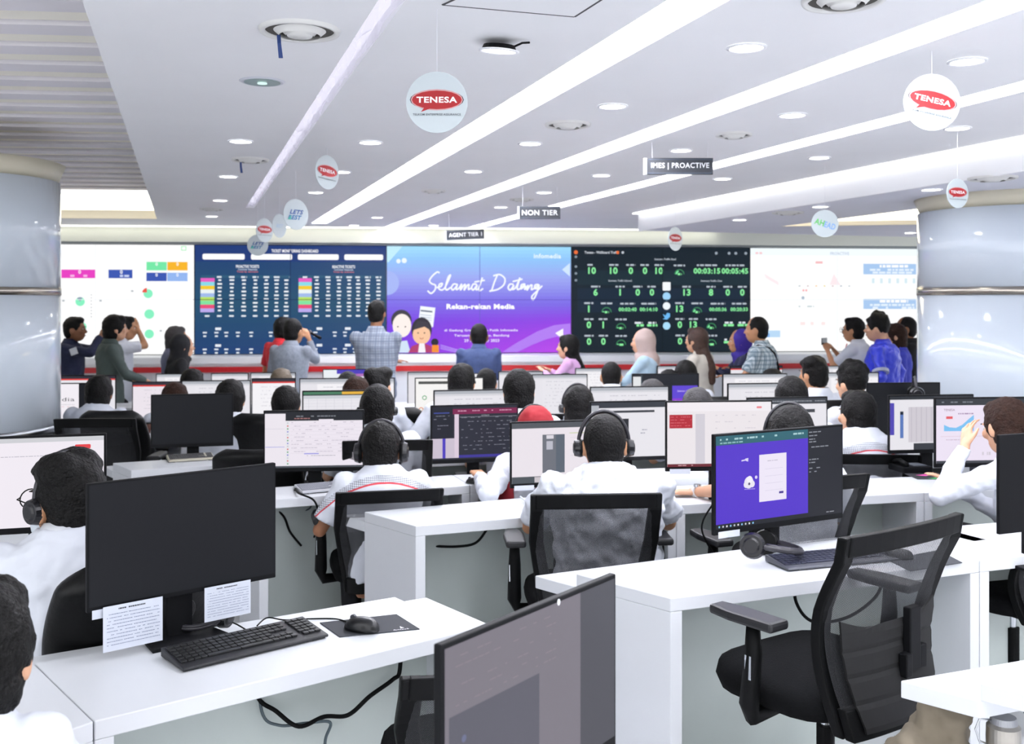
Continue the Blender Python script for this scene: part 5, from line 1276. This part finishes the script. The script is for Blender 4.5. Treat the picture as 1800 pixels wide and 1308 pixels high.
    if hair == 'scarf':
        b.ell((0,-.020,.008),(.092,.098,.116),20,12); b.ell((0,-.03,-.06),(.088,.085,.09),16,10); b.ell((0,.03,-.115),(.06,.05,.035),14,8)
        b.M = None; nb2 = MT @ Vector((0,-.01,.46)); b.cap(MH @ Vector((0,-.01,-.10)), nb2, .085*k, .14*k, 16); b.cap(MH @ Vector((0,-.03,-.10)), MT @ Vector((0,-.10,.36)), .08*k, .07*k, 14)
        o = b.build('headscarf', scarf, t, smooth=True); remesh(o, vox, 3, TXF, .014)
    else:
        if hair in ('short','short2'):
            b.ell((0,-.016,.024),(.083,.094,.100),20,12); b.ell((0,-.040,-.022),(.075,.066,.075),16,10); b.ell((0,.035,.085),(.06,.05,.034),14,8)
            if hair == 'short2': b.ell((.03,.01,.085),(.06,.08,.048),12,8); b.ell((-.035,-.02,.08),(.055,.07,.05),12,8); b.ell((0,.06,.075),(.055,.045,.03),12,8)
        elif hair == 'thin': b.ell((0,-.014,.020),(.079,.091,.098),20,12); b.ell((0,-.036,-.028),(.070,.064,.06),16,10)
        elif hair == 'full':
            b.ell((0,-.016,.020),(.090,.100,.108),20,12); b.ell((0,-.036,-.035),(.084,.074,.080),16,10); b.ell((0,.04,.075),(.065,.05,.045),14,8)
        elif hair == 'curly':
            b.ell((0,-.012,.035),(.086,.096,.105),20,12); rnd = random.Random(2)
            for q in range(26):
                a = rnd.uniform(0,6.28); e_ = rnd.uniform(.1,1.4); b.ell((.075*math.cos(a)*math.cos(e_),-.01+.085*math.sin(a)*math.cos(e_),.045+.085*math.sin(e_)), rnd.uniform(.02,.032), 8, 6)
        elif hair in ('long','bob','bun'):
            b.ell((0,-.018,.018),(.087,.098,.104),20,12); b.ell((0,-.035,-.035),(.083,.075,.08),16,10); b.ell((0,.03,.08),(.06,.05,.035),14,8)
            if hair == 'long':
                b.M = None; e1 = MH @ Vector((0,-.04,-.05)); e2 = MT @ Vector((0,-.115,.36)); e3 = MT @ Vector((0,-.135,.22))
                b.cap(e1, e2, .078*k, .075*k, 16); b.cap(e2, e3, .075*k, .045*k, 14)
                for s_ in (-1,1): b.cap(MH @ Vector((s_*.06,-.01,-.02)), MT @ Vector((s_*.08,-.08,.42)), .03*k, .03*k, 10)
            elif hair == 'bob': b.cap((0,-.04,-.04),(0,-.045,-.13),.075,.062,16); b.cap((.05,-.005,-.02),(.055,-.01,-.12),.03,.024); b.cap((-.05,-.005,-.02),(-.055,-.01,-.12),.03,.024)
            else: b.ell((.03,-.095,-.01),(.055,.05,.062),14,9)
        o = b.build('hair', hcol, t, smooth=True); remesh(o, vox*.9, 2, TXH, .012 if hair != 'thin' else .005)
    # face
    b = MB(); b.M = MH
    for s_ in (-1,1): b.ell((s_*.031,.082,.004),(.013,.006,.006),10,6,0); b.ell((s_*.031,.0865,.004),(.006,.003,.0055),8,6,1); b.ell((s_*.032,.086,.024),(.018,.005,.0035),8,5,1)
    b.ell((0,.090,-.058),(.022,.006,.006),10,5,2)
    b.build('face_features', [mat('eye_white','#d8d4d0',.3), mat('eye_dark','#1c1412',.4), mat('lip','#8a4a40',.5)], t, smooth=True)
    if glasses:
        b = MB(); b.M = MH
        for s_ in (-1,1):
            b.tube([(s_*.034+.027*math.cos(a),.106,.002+.024*math.sin(a)) for a in [2*PI*q/18 for q in range(19)]], .0016, 6); b.tube([(s_*.061,.106,.008),(s_*.078,.09,.008),(s_*.082,0,.0)], .0016, 6)
        b.tube([(-.008,.108,.004),(.008,.108,.004)], .0016, 6); b.build('glasses', BLACK, t)
    if mask:
        b = MB(); b.M = MH; b.ell((0,.045,-.055),(.062,.060,.058),16,10); b.build('face_mask', mat('mask_cloth','#d9e2ea',.8), t, smooth=True)
    return dict(t=t, MH=t.matrix_basis @ MH if False else Matrix.Translation((x0,y0,0)) @ Matrix.Rotation(rz,4,'Z') @ MH,
                MR=Matrix.Translation((x0,y0,0)) @ Matrix.Rotation(rz,4,'Z'), arms=arms, k=k, MT=MT, root=t, head=MH)

WSHIRT = mat('white_cotton', '#d6dae3', .85, bump=.15, bscale=14)
GSHIRT = mat('grey_back_shirt', '#9aa0ac', .85, bump=.15, bscale=14)
PANTS = mat('black_trousers', '#17181c', .85)
JEANS = mat('dark_jeans', '#2c3a58', .85)
NAVY = mat('navy_cloth', '#1b2340', .8); GREENS = mat('dark_green_cloth', '#46524f', .85, noise=.08, nscale=10)
GREY = mat('heather_grey', '#868d98', .9, noise=.12, nscale=60); BLUE = mat('slate_blue', '#35456e', .8, noise=.08, nscale=30)
PINK = mat('pink_cloth', '#c69cc6', .8); LBLUE = mat('light_blue_cloth', '#a9c3d4', .85); BEIGE = mat('beige_cloth', '#cdc8bd', .85)
ROYAL = mat('royal_blue_nylon', '#2a3ad0', .35, bump=.2, bscale=20); BLK = mat('black_cloth', '#141519', .85); LILAC = mat('lilac_grey', '#71758e', .85)
RED = mat('red_cloth', '#c8202c', .8); PL1 = plaid('plaid_grey', '#8d95a1', '#5d6678', 16); PL2 = plaid('plaid_teal', '#dfe8ec', '#2a5568', 24, .35)
def batik(name, z0, z1):
    m = mat(name, '#d6dae3', .85, bump=.1, bscale=14); nt = m.node_tree; b = nt.nodes['Principled BSDF']
    tc = nt.nodes.new('ShaderNodeTexCoord'); sx = nt.nodes.new('ShaderNodeSeparateXYZ'); nt.links.new(tc.outputs['Object'], sx.inputs[0])
    ab = nt.nodes.new('ShaderNodeMath'); ab.operation = 'MULTIPLY'; ab.inputs[1].default_value = 1.6        # band dips towards the sides
    x2 = nt.nodes.new('ShaderNodeMath'); x2.operation = 'MULTIPLY'; nt.links.new(sx.outputs[0], x2.inputs[0]); nt.links.new(sx.outputs[0], x2.inputs[1]); nt.links.new(x2.outputs[0], ab.inputs[0])
    zz = nt.nodes.new('ShaderNodeMath'); zz.operation = 'ADD'; nt.links.new(sx.outputs[2], zz.inputs[0]); nt.links.new(ab.outputs[0], zz.inputs[1])
    def band(lo, hi):
        a = nt.nodes.new('ShaderNodeMath'); a.operation = 'GREATER_THAN'; a.inputs[1].default_value = lo; nt.links.new(zz.outputs[0], a.inputs[0])
        c = nt.nodes.new('ShaderNodeMath'); c.operation = 'LESS_THAN'; c.inputs[1].default_value = hi; nt.links.new(zz.outputs[0], c.inputs[0])
        d_ = nt.nodes.new('ShaderNodeMath'); d_.operation = 'MULTIPLY'; nt.links.new(a.outputs[0], d_.inputs[0]); nt.links.new(c.outputs[0], d_.inputs[1]); return d_
    mp = nt.nodes.new('ShaderNodeMapping'); mp.inputs['Rotation'].default_value = (0,R(45),0); nt.links.new(tc.outputs['Object'], mp.inputs[0])
    sep = nt.nodes.new('ShaderNodeSeparateXYZ'); nt.links.new(mp.outputs[0], sep.inputs[0])
    cmb = nt.nodes.new('ShaderNodeCombineXYZ'); nt.links.new(sep.outputs[0], cmb.inputs[0]); nt.links.new(sep.outputs[2], cmb.inputs[1])
    ck = nt.nodes.new('ShaderNodeTexChecker'); ck.inputs['Scale'].default_value = 150; ck.inputs[1].default_value = (*srgb('#8f929a'),1); ck.inputs[2].default_value = (*srgb('#d6dae3'),1); nt.links.new(cmb.outputs[0], ck.inputs[0])
    m1 = nt.nodes.new('ShaderNodeMix'); m1.data_type = 'RGBA'; m1.inputs[6].default_value = (*srgb('#d6dae3'),1); nt.links.new(band(z0,z1).outputs[0], m1.inputs[0]); nt.links.new(ck.outputs[0], m1.inputs[7])
    m2 = nt.nodes.new('ShaderNodeMix'); m2.data_type = 'RGBA'; m2.inputs[7].default_value = (*srgb('#c8404a'),1); nt.links.new(band(z0-.008,z0).outputs[0], m2.inputs[0]); nt.links.new(m1.outputs[2], m2.inputs[6])
    nt.links.new(m2.outputs[2], b.inputs['Base Color']); return m
def wear(P_, label, **k): return headset(label, M=P_['MH'], **k)

# ---- seated, front to back
P1 = person('person with black hair and a white collar at the bottom left edge, seen from behind', -42, 1.95, 1022, face=5, hands=[(-.12,.30,.60),(.12,.30,.60)], shirt=WSHIRT, hair='full', bw=.86, hs=1.2, skin=SKIN2)
P2 = person('person in a white shirt, glasses and face mask with a headset, left edge', 118, 3.22, 799, face=22, turn=34, hair='short2', hs=1.26, glasses=True, mask=True, bw=1.12, shirt=WSHIRT, collar=mat('collar_red','#dfe2e8',.8), vox=.0075, fold=.03, hands=[(-.30,.42,.80),(.16,.48,.80)])
wear(P2, 'dark headset worn by the masked person at the left edge', r=.080, over=.124, boom=0)
b = MB(); b.M = P2['MT']; b.loft([(.552,.0705,.0685,0,-.011),(.558,.0695,.0675,0,-.011)], 22, caps=False); b.build('red_collar_stripe', RED, P2['root'])
P3 = person('person in a white short-sleeved shirt with a patterned red-edged band across the back', 670, 5.0, 742, face=12, turn=-10, hair='short', skin=SKIN3, bw=1.10, hs=1.15, vox=.0075, pel=.42, shirt=batik('batik_left', .850, .880), hands=[(-.24,.26,.70),(.16,.40,.78)], poles=[(-.6,-.8,-1),(.8,-.5,-1)], fold=.022)
wear(P3, 'big black headset worn by the person in the patterned-band shirt', ear=.046, band=.007, r=.096)
P4 = person('person in a plain white shirt with a headset, back to us in the center chair', 1062, 4.45, 726, face=2, hair='thin', skin=SKIN, bw=1.30, vox=.0075, hs=1.18, fold=.055, hands=[(-.22,.44,.78),(.20,.46,.78)])
wear(P4, 'black headset with microphone worn by the person in the center chair', r=.094, over=.124, band=.007)
P5 = person('person in a red headscarf with a long white sleeve behind the grey-box monitor', 940, 5.42, 714, face=12, hair='scarf', scarf=mat('crimson_scarf','#931622',.8), shirt=WSHIRT, sleeve='long', vox=.008, pel=.42, hs=1.17, al=1.3, wh={0:W(842,5.30,.80)}, we={0:W(862,4.98,.76)}, fold=.035)
b = MB(); b.M = P5['MT']; b.cap((-.08,-.03,.50),(-.19,-.07,.36),.05,.045,12); b.cap((-.19,-.07,.36),(-.215,-.06,.10),.045,.04,12); o = b.build('scarf_end', MC['crimson_scarf'], P5['root'], smooth=True); remesh(o, .009, 3, TXF, .02)
wear(P5, 'thin dark headset over the red headscarf', r=.094, over=.124, boom=0, band=.004, ear=.025)
P6 = person('person with full black hair in white behind the patterned-band shirt', 663, 5.85, 679, face=8, hair='full', skin=SKIN2, bw=1.05)
wear(P6, 'dark headset on the full-haired person in front of the yellow spreadsheet', boom=0, ear=.026)
P9 = person('person with smooth dark hair and headset whose watch arm rests on the desk', 1388, 4.6, 712, face=0, hair='bob', skin=SKIN2, sleeve='short', bw=.95, hs=1.22, vox=.0075, wh={0:W(1222,5.0,.772)}, we={0:W(1310,4.75,.77)}, hand_dir=[(-1,.10,-.02),None], curl=(.25,.5), spread=(.6,0), hand_n=[(0,0,1),None])
wear(P9, 'blue-black headset worn by the smooth-haired person behind the purple screen', r=.092, boom=0, ear=.034)
P10 = person('person in a white shirt with patterned back in the right-hand chair', 1507, 6.12, 687, face=4, hair='short', hs=1.26, pel=.42, skin=SKIN2, bw=1.25, turn=8, shirt=batik('batik_right', .85, .89), vox=.008)
P11 = person('person leaning on one hand, long white sleeves, brown hair with a pale claw clip', 1768, 4.85, 700, face=48, turn=-32, nod=14, al=1.22, hair='bun', hcol=HAIRB, skin=SKIN2, sleeve='long', hs=1.15, bw=1.0, vox=.006, pel=.50,
             wh={0:W(1697,4.9,HT(783,4.9)), 1:W(1680,5.1,.78)}, we={0:W(1655,4.8,.80), 1:W(1780,5.0,.70)}, hand_dir=[(.62,.12,.78),None], hand_n=[(-.75,.6,.35),None], curl=(.5,.4), spread=(1.0,0), fold=.03)
b = MB(); b.M = P11['head']
for q in range(5): b.tube([(.03+.02*(q-2),-.150,.03),(.03+.021*(q-2),-.158,-.005),(.03+.018*(q-2),-.150,-.035)], .006, 8)
b.tube([(-.02,-.152,0),(.08,-.152,0)], .007, 8); b.build('claw_clip', mat('clip_cream','#e4e2c4',.3), P11['root'], smooth=True)
# wristwatch on the resting arm
el, wr = P9['arms'][0]; dd = (wr-el).normalized(); c_ = wr-dd*.015
b = MB(); b.cyl(c_-dd*.011, c_+dd*.011, .032, .031, 24); b.build('watch_strap', mat('watch_white','#e8e8ea',.35), P9['root'])
b = MB(); b.cyl(c_+Vector((0,0,.026)), c_+Vector((0,0,.037)), .020, .018, 24); b.build('watch_case', CHROME, P9['root'])

P7 = person('person with thick black hair, ears showing, in the middle right of the maroon-bar monitor', 912, 6.15, 650, face=3, hair='full', skin=SKIN2)
P8 = person('person with shoulder-length dark hair and a headset, right of the red headscarf', 1016, 6.3, 677, face=8, hair='bob', skin=SKIN2)
wear(P8, 'black headset on the shoulder-length-haired person', boom=0, ear=.028)
P13 = person('person with black hair in white seated by the left column', 175, 7.55, 661, face=0, hair='full', skin=SKIN3, bw=1.1, hands=[(-.2,.4,.8),(.36,.30,.80)], sleeve='long')
P14 = person('person with thick black hair and a red-edged collar behind the small black monitor', 406, 6.8, 668, face=-4, hair='full', skin=SKIN2)
b = MB(); b.M = P14['MT']; b.loft([(.550,.0715,.0695,0,-.011),(.566,.070,.068,0,-.011)], 22, caps=False); b.build('red_collar_stripe', RED, P14['root'])
P15 = person('person with a rounded black haircut just above the mail list monitor', 503, 6.9, 679, face=4, hair='full', skin=SKIN2)
PS = [
 ('person whose black hair shows under the black hijab woman', 338, 8.7, 649, HAIR, 'full', 0), ('person half hidden behind the pale monitor, dark brown hair', 308, 7.6, 673, HAIRB, 'full', 5),
 ('person with a light brown hair top under the grey-shirted man', 495, 8.7, 647, mat('light_brown_hair','#5d5040',.5,bump=.5,bscale=110), 'bob', 0), ('person with black hair at the foot of the plaid-shirted man', 665, 7.3, 648, HAIR, 'short2', -15),
 ('person with reddish black hair beside the yellow spreadsheet', 627, 7.1, 663, HAIRB, 'full', 0), ('person whose black hair barely shows by the purple strip monitor', 612, 8.6, 653, HAIR, 'bob', 0),
 ('person with tousled dark hair and one white elbow out, below the blue shirt', 812, 7.2, 640, HAIR, 'full', -12), ('person with short black hair below the blue-shirted man', 855, 8.9, 648, HAIR, 'short', 0),
 ('person with cropped black hair and ears showing, below the pink hijab', 1074, 8.7, 635, HAIR, 'thin', 0), ('person with greying short hair left of the purple slide monitor', 1146, 7.15, 668, mat('grey_hair','#2c2a2c',.6,bump=.5,bscale=110), 'full', 0),
 ('person with grey-black hair under the purple slide monitor', 1225, 6.4, 683, mat('grey_hair','#2c2a2c'), 'full', 0), ('person with black hair in front of the beige-clad woman', 1205, 8.8, 634, HAIR, 'full', 0),
 ('person whose dark hair shows low beside the purple slide monitor', 1176, 8.75, 649, HAIR, 'bob', 0), ('person with glossy black hair above the pale right-hand monitor', 1390, 6.0, 661, HAIR, 'bob', 0),
 ('person with short black hair and bare ear in white, looking left', 1430, 7.6, 628, HAIR, 'short2', 30), ('person with round black hair and earpiece near the blue jacket', 1497, 6.85, 641, HAIR, 'curly', 25),
 ('person whose black hair shows below the plaid man with the strap', 1357, 8.6, 649, HAIR, 'full', 0),  ('person whose hair top shows under the woman in pink', 995, 8.8, 656, HAIR, 'short', 0),
]
for (lb, px, Z, yt, hc_, hs_, fc) in PS:
    kw = {}
    if px == 812: kw = dict(wh={0:W(752,7.4,.78)}, we={0:W(728,7.0,.80)}, al=1.1)
    person(lb, px, Z, yt, face=fc, hair=hs_, hcol=hc_, skin=[SKIN, SKIN2][px % 2], **kw)

# ---- standing in front of the wall
def phone(label, P_, at, rz=0, col='#1a1a1e', tilt=0):
    t = empty('phone', label, 'phone'); t.matrix_world = P_['MR'] @ Matrix.Translation(at) @ Matrix.Rotation(rz,4,'Z') @ Matrix.Rotation(tilt,4,'X')
    b = MB(); b.box((-.075,-.004,-.037), (.075,.004,.037)); b.build('case', mat('phone_'+col.strip('#'), col, .3), t, bevel=.004)
    b = MB(); b.box((-.07,-.0046,-.033), (.07,-.004,.033)); b.build('glass', mat('phone_glass','#2a3038',.1), t)
S1 = person('standing person in navy with a white arm patch, holding up a phone, at far left', 132, 10.6, 557, face=-84, pose='stand', shirt=NAVY, sleeve='long', hair='short', bw=1.12, skin=SKIN3, hands=[(-.05,.33,1.36),(.06,.33,1.36)], curl=(1.2,1.2), poles=[(-.6,-.2,-1),(.6,-.1,-1)])
phone('phone held up by the person in navy', S1, (0,.36,1.43), 0)
b = MB(); b.M = None; el = S1['arms'][1][0]; sh = Vector((.19,0,1.24)); sh = S1['MT'] @ Vector((.178*1.12,-.01,.462)); c_ = sh+(el-sh)*.45; b.bc((0,0,0),(.008,.07,.07)); o = b.build('arm_patch', mat('patch_white','#dfe3ea',.7), S1['root']); o.location = (c_.x+.072, c_.y, c_.z); o.rotation_euler = (R(20),R(-8),0)
S3 = person('standing person in white behind the dark green shirt, one hand raised to the face', 221, 10.8, 556, face=-70, pose='stand', shirt=WSHIRT, hair='short', skin=SKIN, hands=[(-.2,.03,.8),(.0,.17,1.43)], poles=[(-.5,-.5,-1),(.1,1.4,-.8)], curl=(.5,.8))
S2 = person('standing person in a dark green shirt holding a small black object', 203, 10.0, 554, face=-62, pose='stand', shirt=GREENS, sleeve='long', hair='full', skin=SKIN2, bw=1.05, hands=[(-.15,.26,.92),(.20,.32,.93)], curl=(.8,.9))
phone('small black device held low by the person in dark green', S2, (.20,.43,.90), R(90), '#121216', R(60))
S4 = person('standing person in lilac grey behind the black hijab', 311, 10.9, 573, face=-70, pose='stand', shirt=LILAC, sleeve='long', hair='bob', hcol=mat('grey_hair','#2c2a2c'), skin=SKIN)
S5 = person('standing person in a black hijab and black clothes', 321, 10.2, 586, face=-60, pose='stand', hair='scarf', scarf=BLK, shirt=BLK, sleeve='long', skin=SKIN2)
S6 = person('standing person in red almost hidden behind the grey shirt', 499, 11.1, 558, face=-30, pose='stand', shirt=RED, hair='full', skin=SKIN)
S7 = person('standing person in a heather grey shirt speaking into a microphone', 516, 10.2, 559, face=-22, pose='stand', shirt=GREY, sleeve='long', hair='thin', bw=1.10, hs=1.16, skin=SKIN, hands=[(-.26,.06,.74),(.10,.18,1.33)], poles=[(-.8,-.4,-1),(.12,.5,-1)], curl=(.5,1.3), pants=PANTS)
t = empty('microphone', 'handheld microphone at the mouth of the grey-shirted person', 'microphone'); t.matrix_world = S7['MR'] @ Matrix.Translation((.13,.23,1.37)) @ Matrix.Rotation(R(115),4,'Y')
b = MB(); b.cyl((0,0,-.04),(0,0,.08),.012,.016,14); b.build('handle', BLACK, t); b = MB(); b.ell((0,0,-.06),.024,12,8); b.build('grille', mat('grille_grey','#4a4c52',.5,.6), t, smooth=True)
S8 = person('tall standing person in a grey plaid shirt with folded arms and blue jeans', 663, 9.9, 528, face=-6, pose='stand', shirt=PL1, sleeve='long', hair='short', bw=1.05, hs=1.05, skin=SKIN3, pants=JEANS, hands=[(.12,.22,1.12),(-.10,.22,1.08)], poles=[(-.45,.1,-1),(.7,.1,-1)], turn=-8)
S9 = person('standing person in a slate blue shirt seen from behind before the purple screen', 842, 10.6, 568, face=0, pose='stand', shirt=BLUE, sleeve='long', hair='thin', bw=1.12, hs=1.16, skin=SKIN3, hands=[(-.10,.25,.98),(.10,.25,.98)], poles=[(-.5,-.6,-1),(.5,-.6,-1)])
S10 = person('standing woman in pink with long black hair, facing left', 998, 10.4, 588, face=70, pose='stand', shirt=PINK, sleeve='long', hair='long', skin=SKIN2, bw=.98, hands=[(-.1,.28,1.0),(.1,.28,1.0)])
S11 = person('standing woman in light blue with a pale pink headscarf', 1130, 9.9, 578, face=68, pose='stand', shirt=LBLUE, sleeve='long', hair='scarf', scarf=mat('dusty_pink','#b3a09a',.85), skin=SKIN2, bw=1.0, hands=[(-.12,.34,.86),(.1,.28,.95)])
S12 = person('standing woman in beige with very long brown hair', 1224, 9.9, 575, face=52, pose='stand', shirt=BEIGE, sleeve='short', hair='long', hcol=mat('chestnut_hair','#3c2418',.5,noise=.3,nscale=40,bump=.5,bscale=110), skin=SKIN2, bw=.98, pants=BEIGE, hands=[(-.2,.25,1.0),(.1,.3,1.0)])
S13 = person('standing woman in a deep purple headscarf gesturing with one hand', 1300, 10.3, 578, face=84, pose='stand', shirt=mat('dark_navy','#1e2442',.85), sleeve='long', hair='scarf', scarf=mat('deep_purple','#35228c',.8), skin=SKIN, bw=1.0, hands=[(-.14,.28,1.04),(.05,.34,1.02)])
S14 = person('standing person in a teal and white plaid shirt with a black strap', 1330, 9.7, 556, face=62, pose='stand', shirt=PL2, sleeve='short', hair='thin', skin=SKIN, bw=1.16, hands=[(-.16,.30,1.0),(.16,.30,1.05)])
b = MB(); b.M = S14['MT']; pts = []
for q in range(25):
    a = 2*PI*q/24; z = .30+.20*math.cos(a); rx = .212 if z < .4 else .20-.9*(z-.4); pts.append((rx*math.sin(a), -.150 if False else .0, z))
pts = [(-.10,-.10,.50),(-.06,-.150,.44),(0,-.160,.34),(.08,-.158,.22),(.15,-.135,.10),(.20,-.06,.03),(.16,.10,.06),(.02,.155,.26),(-.08,.12,.44),(-.10,.0,.525),(-.10,-.10,.50)]
b.tube(pts, .016, 8); b.build('shoulder_strap', BLACK, S14['root'], smooth=True)
S15 = person('standing person in a white short-sleeved shirt and glasses filming with a phone', 1500, 10.5, 558, face=52, pose='stand', shirt=WSHIRT, hair='short', skin=SKIN, bw=1.12, glasses=True, hands=[(-.07,.30,1.20),(.06,.28,1.20)], curl=(1.1,1.1), poles=[(-.5,-.2,-1),(.5,-.3,-1)])
phone('phone held out by the filming person in glasses', S15, (0,.36,1.29), 0, '#3a3c44')
b = MB(); b.M = S15['MT']; b.tube([(-.06,.09,.53),(-.03,.15,.40),(0,.155,.22),(.03,.15,.40),(.06,.09,.53)], .006, 6); b.build('lanyard', RED, S15['root'])
S18 = person('standing person in black with cropped hair beside the right column', 1592, 10.6, 556, face=70, pose='stand', shirt=BLK, sleeve='long', hair='thin', skin=SKIN3, bw=1.02)
S17 = person('standing woman with dark brown bobbed hair in blue behind the blue jacket', 1572, 10.2, 568, face=75, pose='stand', shirt=mat('blue_cloth','#2f38b0',.7), sleeve='long', hair='bob', hcol=HAIRB, skin=SKIN2)
S16 = person('standing person in a shiny royal blue jacket with a grey stripe', 1542, 9.6, 553, face=58, pose='stand', shirt=ROYAL, sleeve='long', hair='curly', skin=SKIN2, bw=1.25, hands=[(-.18,.06,.86),(.20,-.10,.84)], fold=.035)
b = MB(); c_ = S16['arms'][0]; e_, w_ = c_; dd = (w_-e_).normalized(); sh = S16['MT'] @ Vector((-.178*1.25,-.01,.462)); dd = (e_-sh).normalized(); q = sh+dd*.20
b.cyl(q-dd*.014, q+dd*.014, .0735, .0735, 20); b.build('reflective_stripe', mat('stripe_grey','#aab0c4',.4), S16['root'])
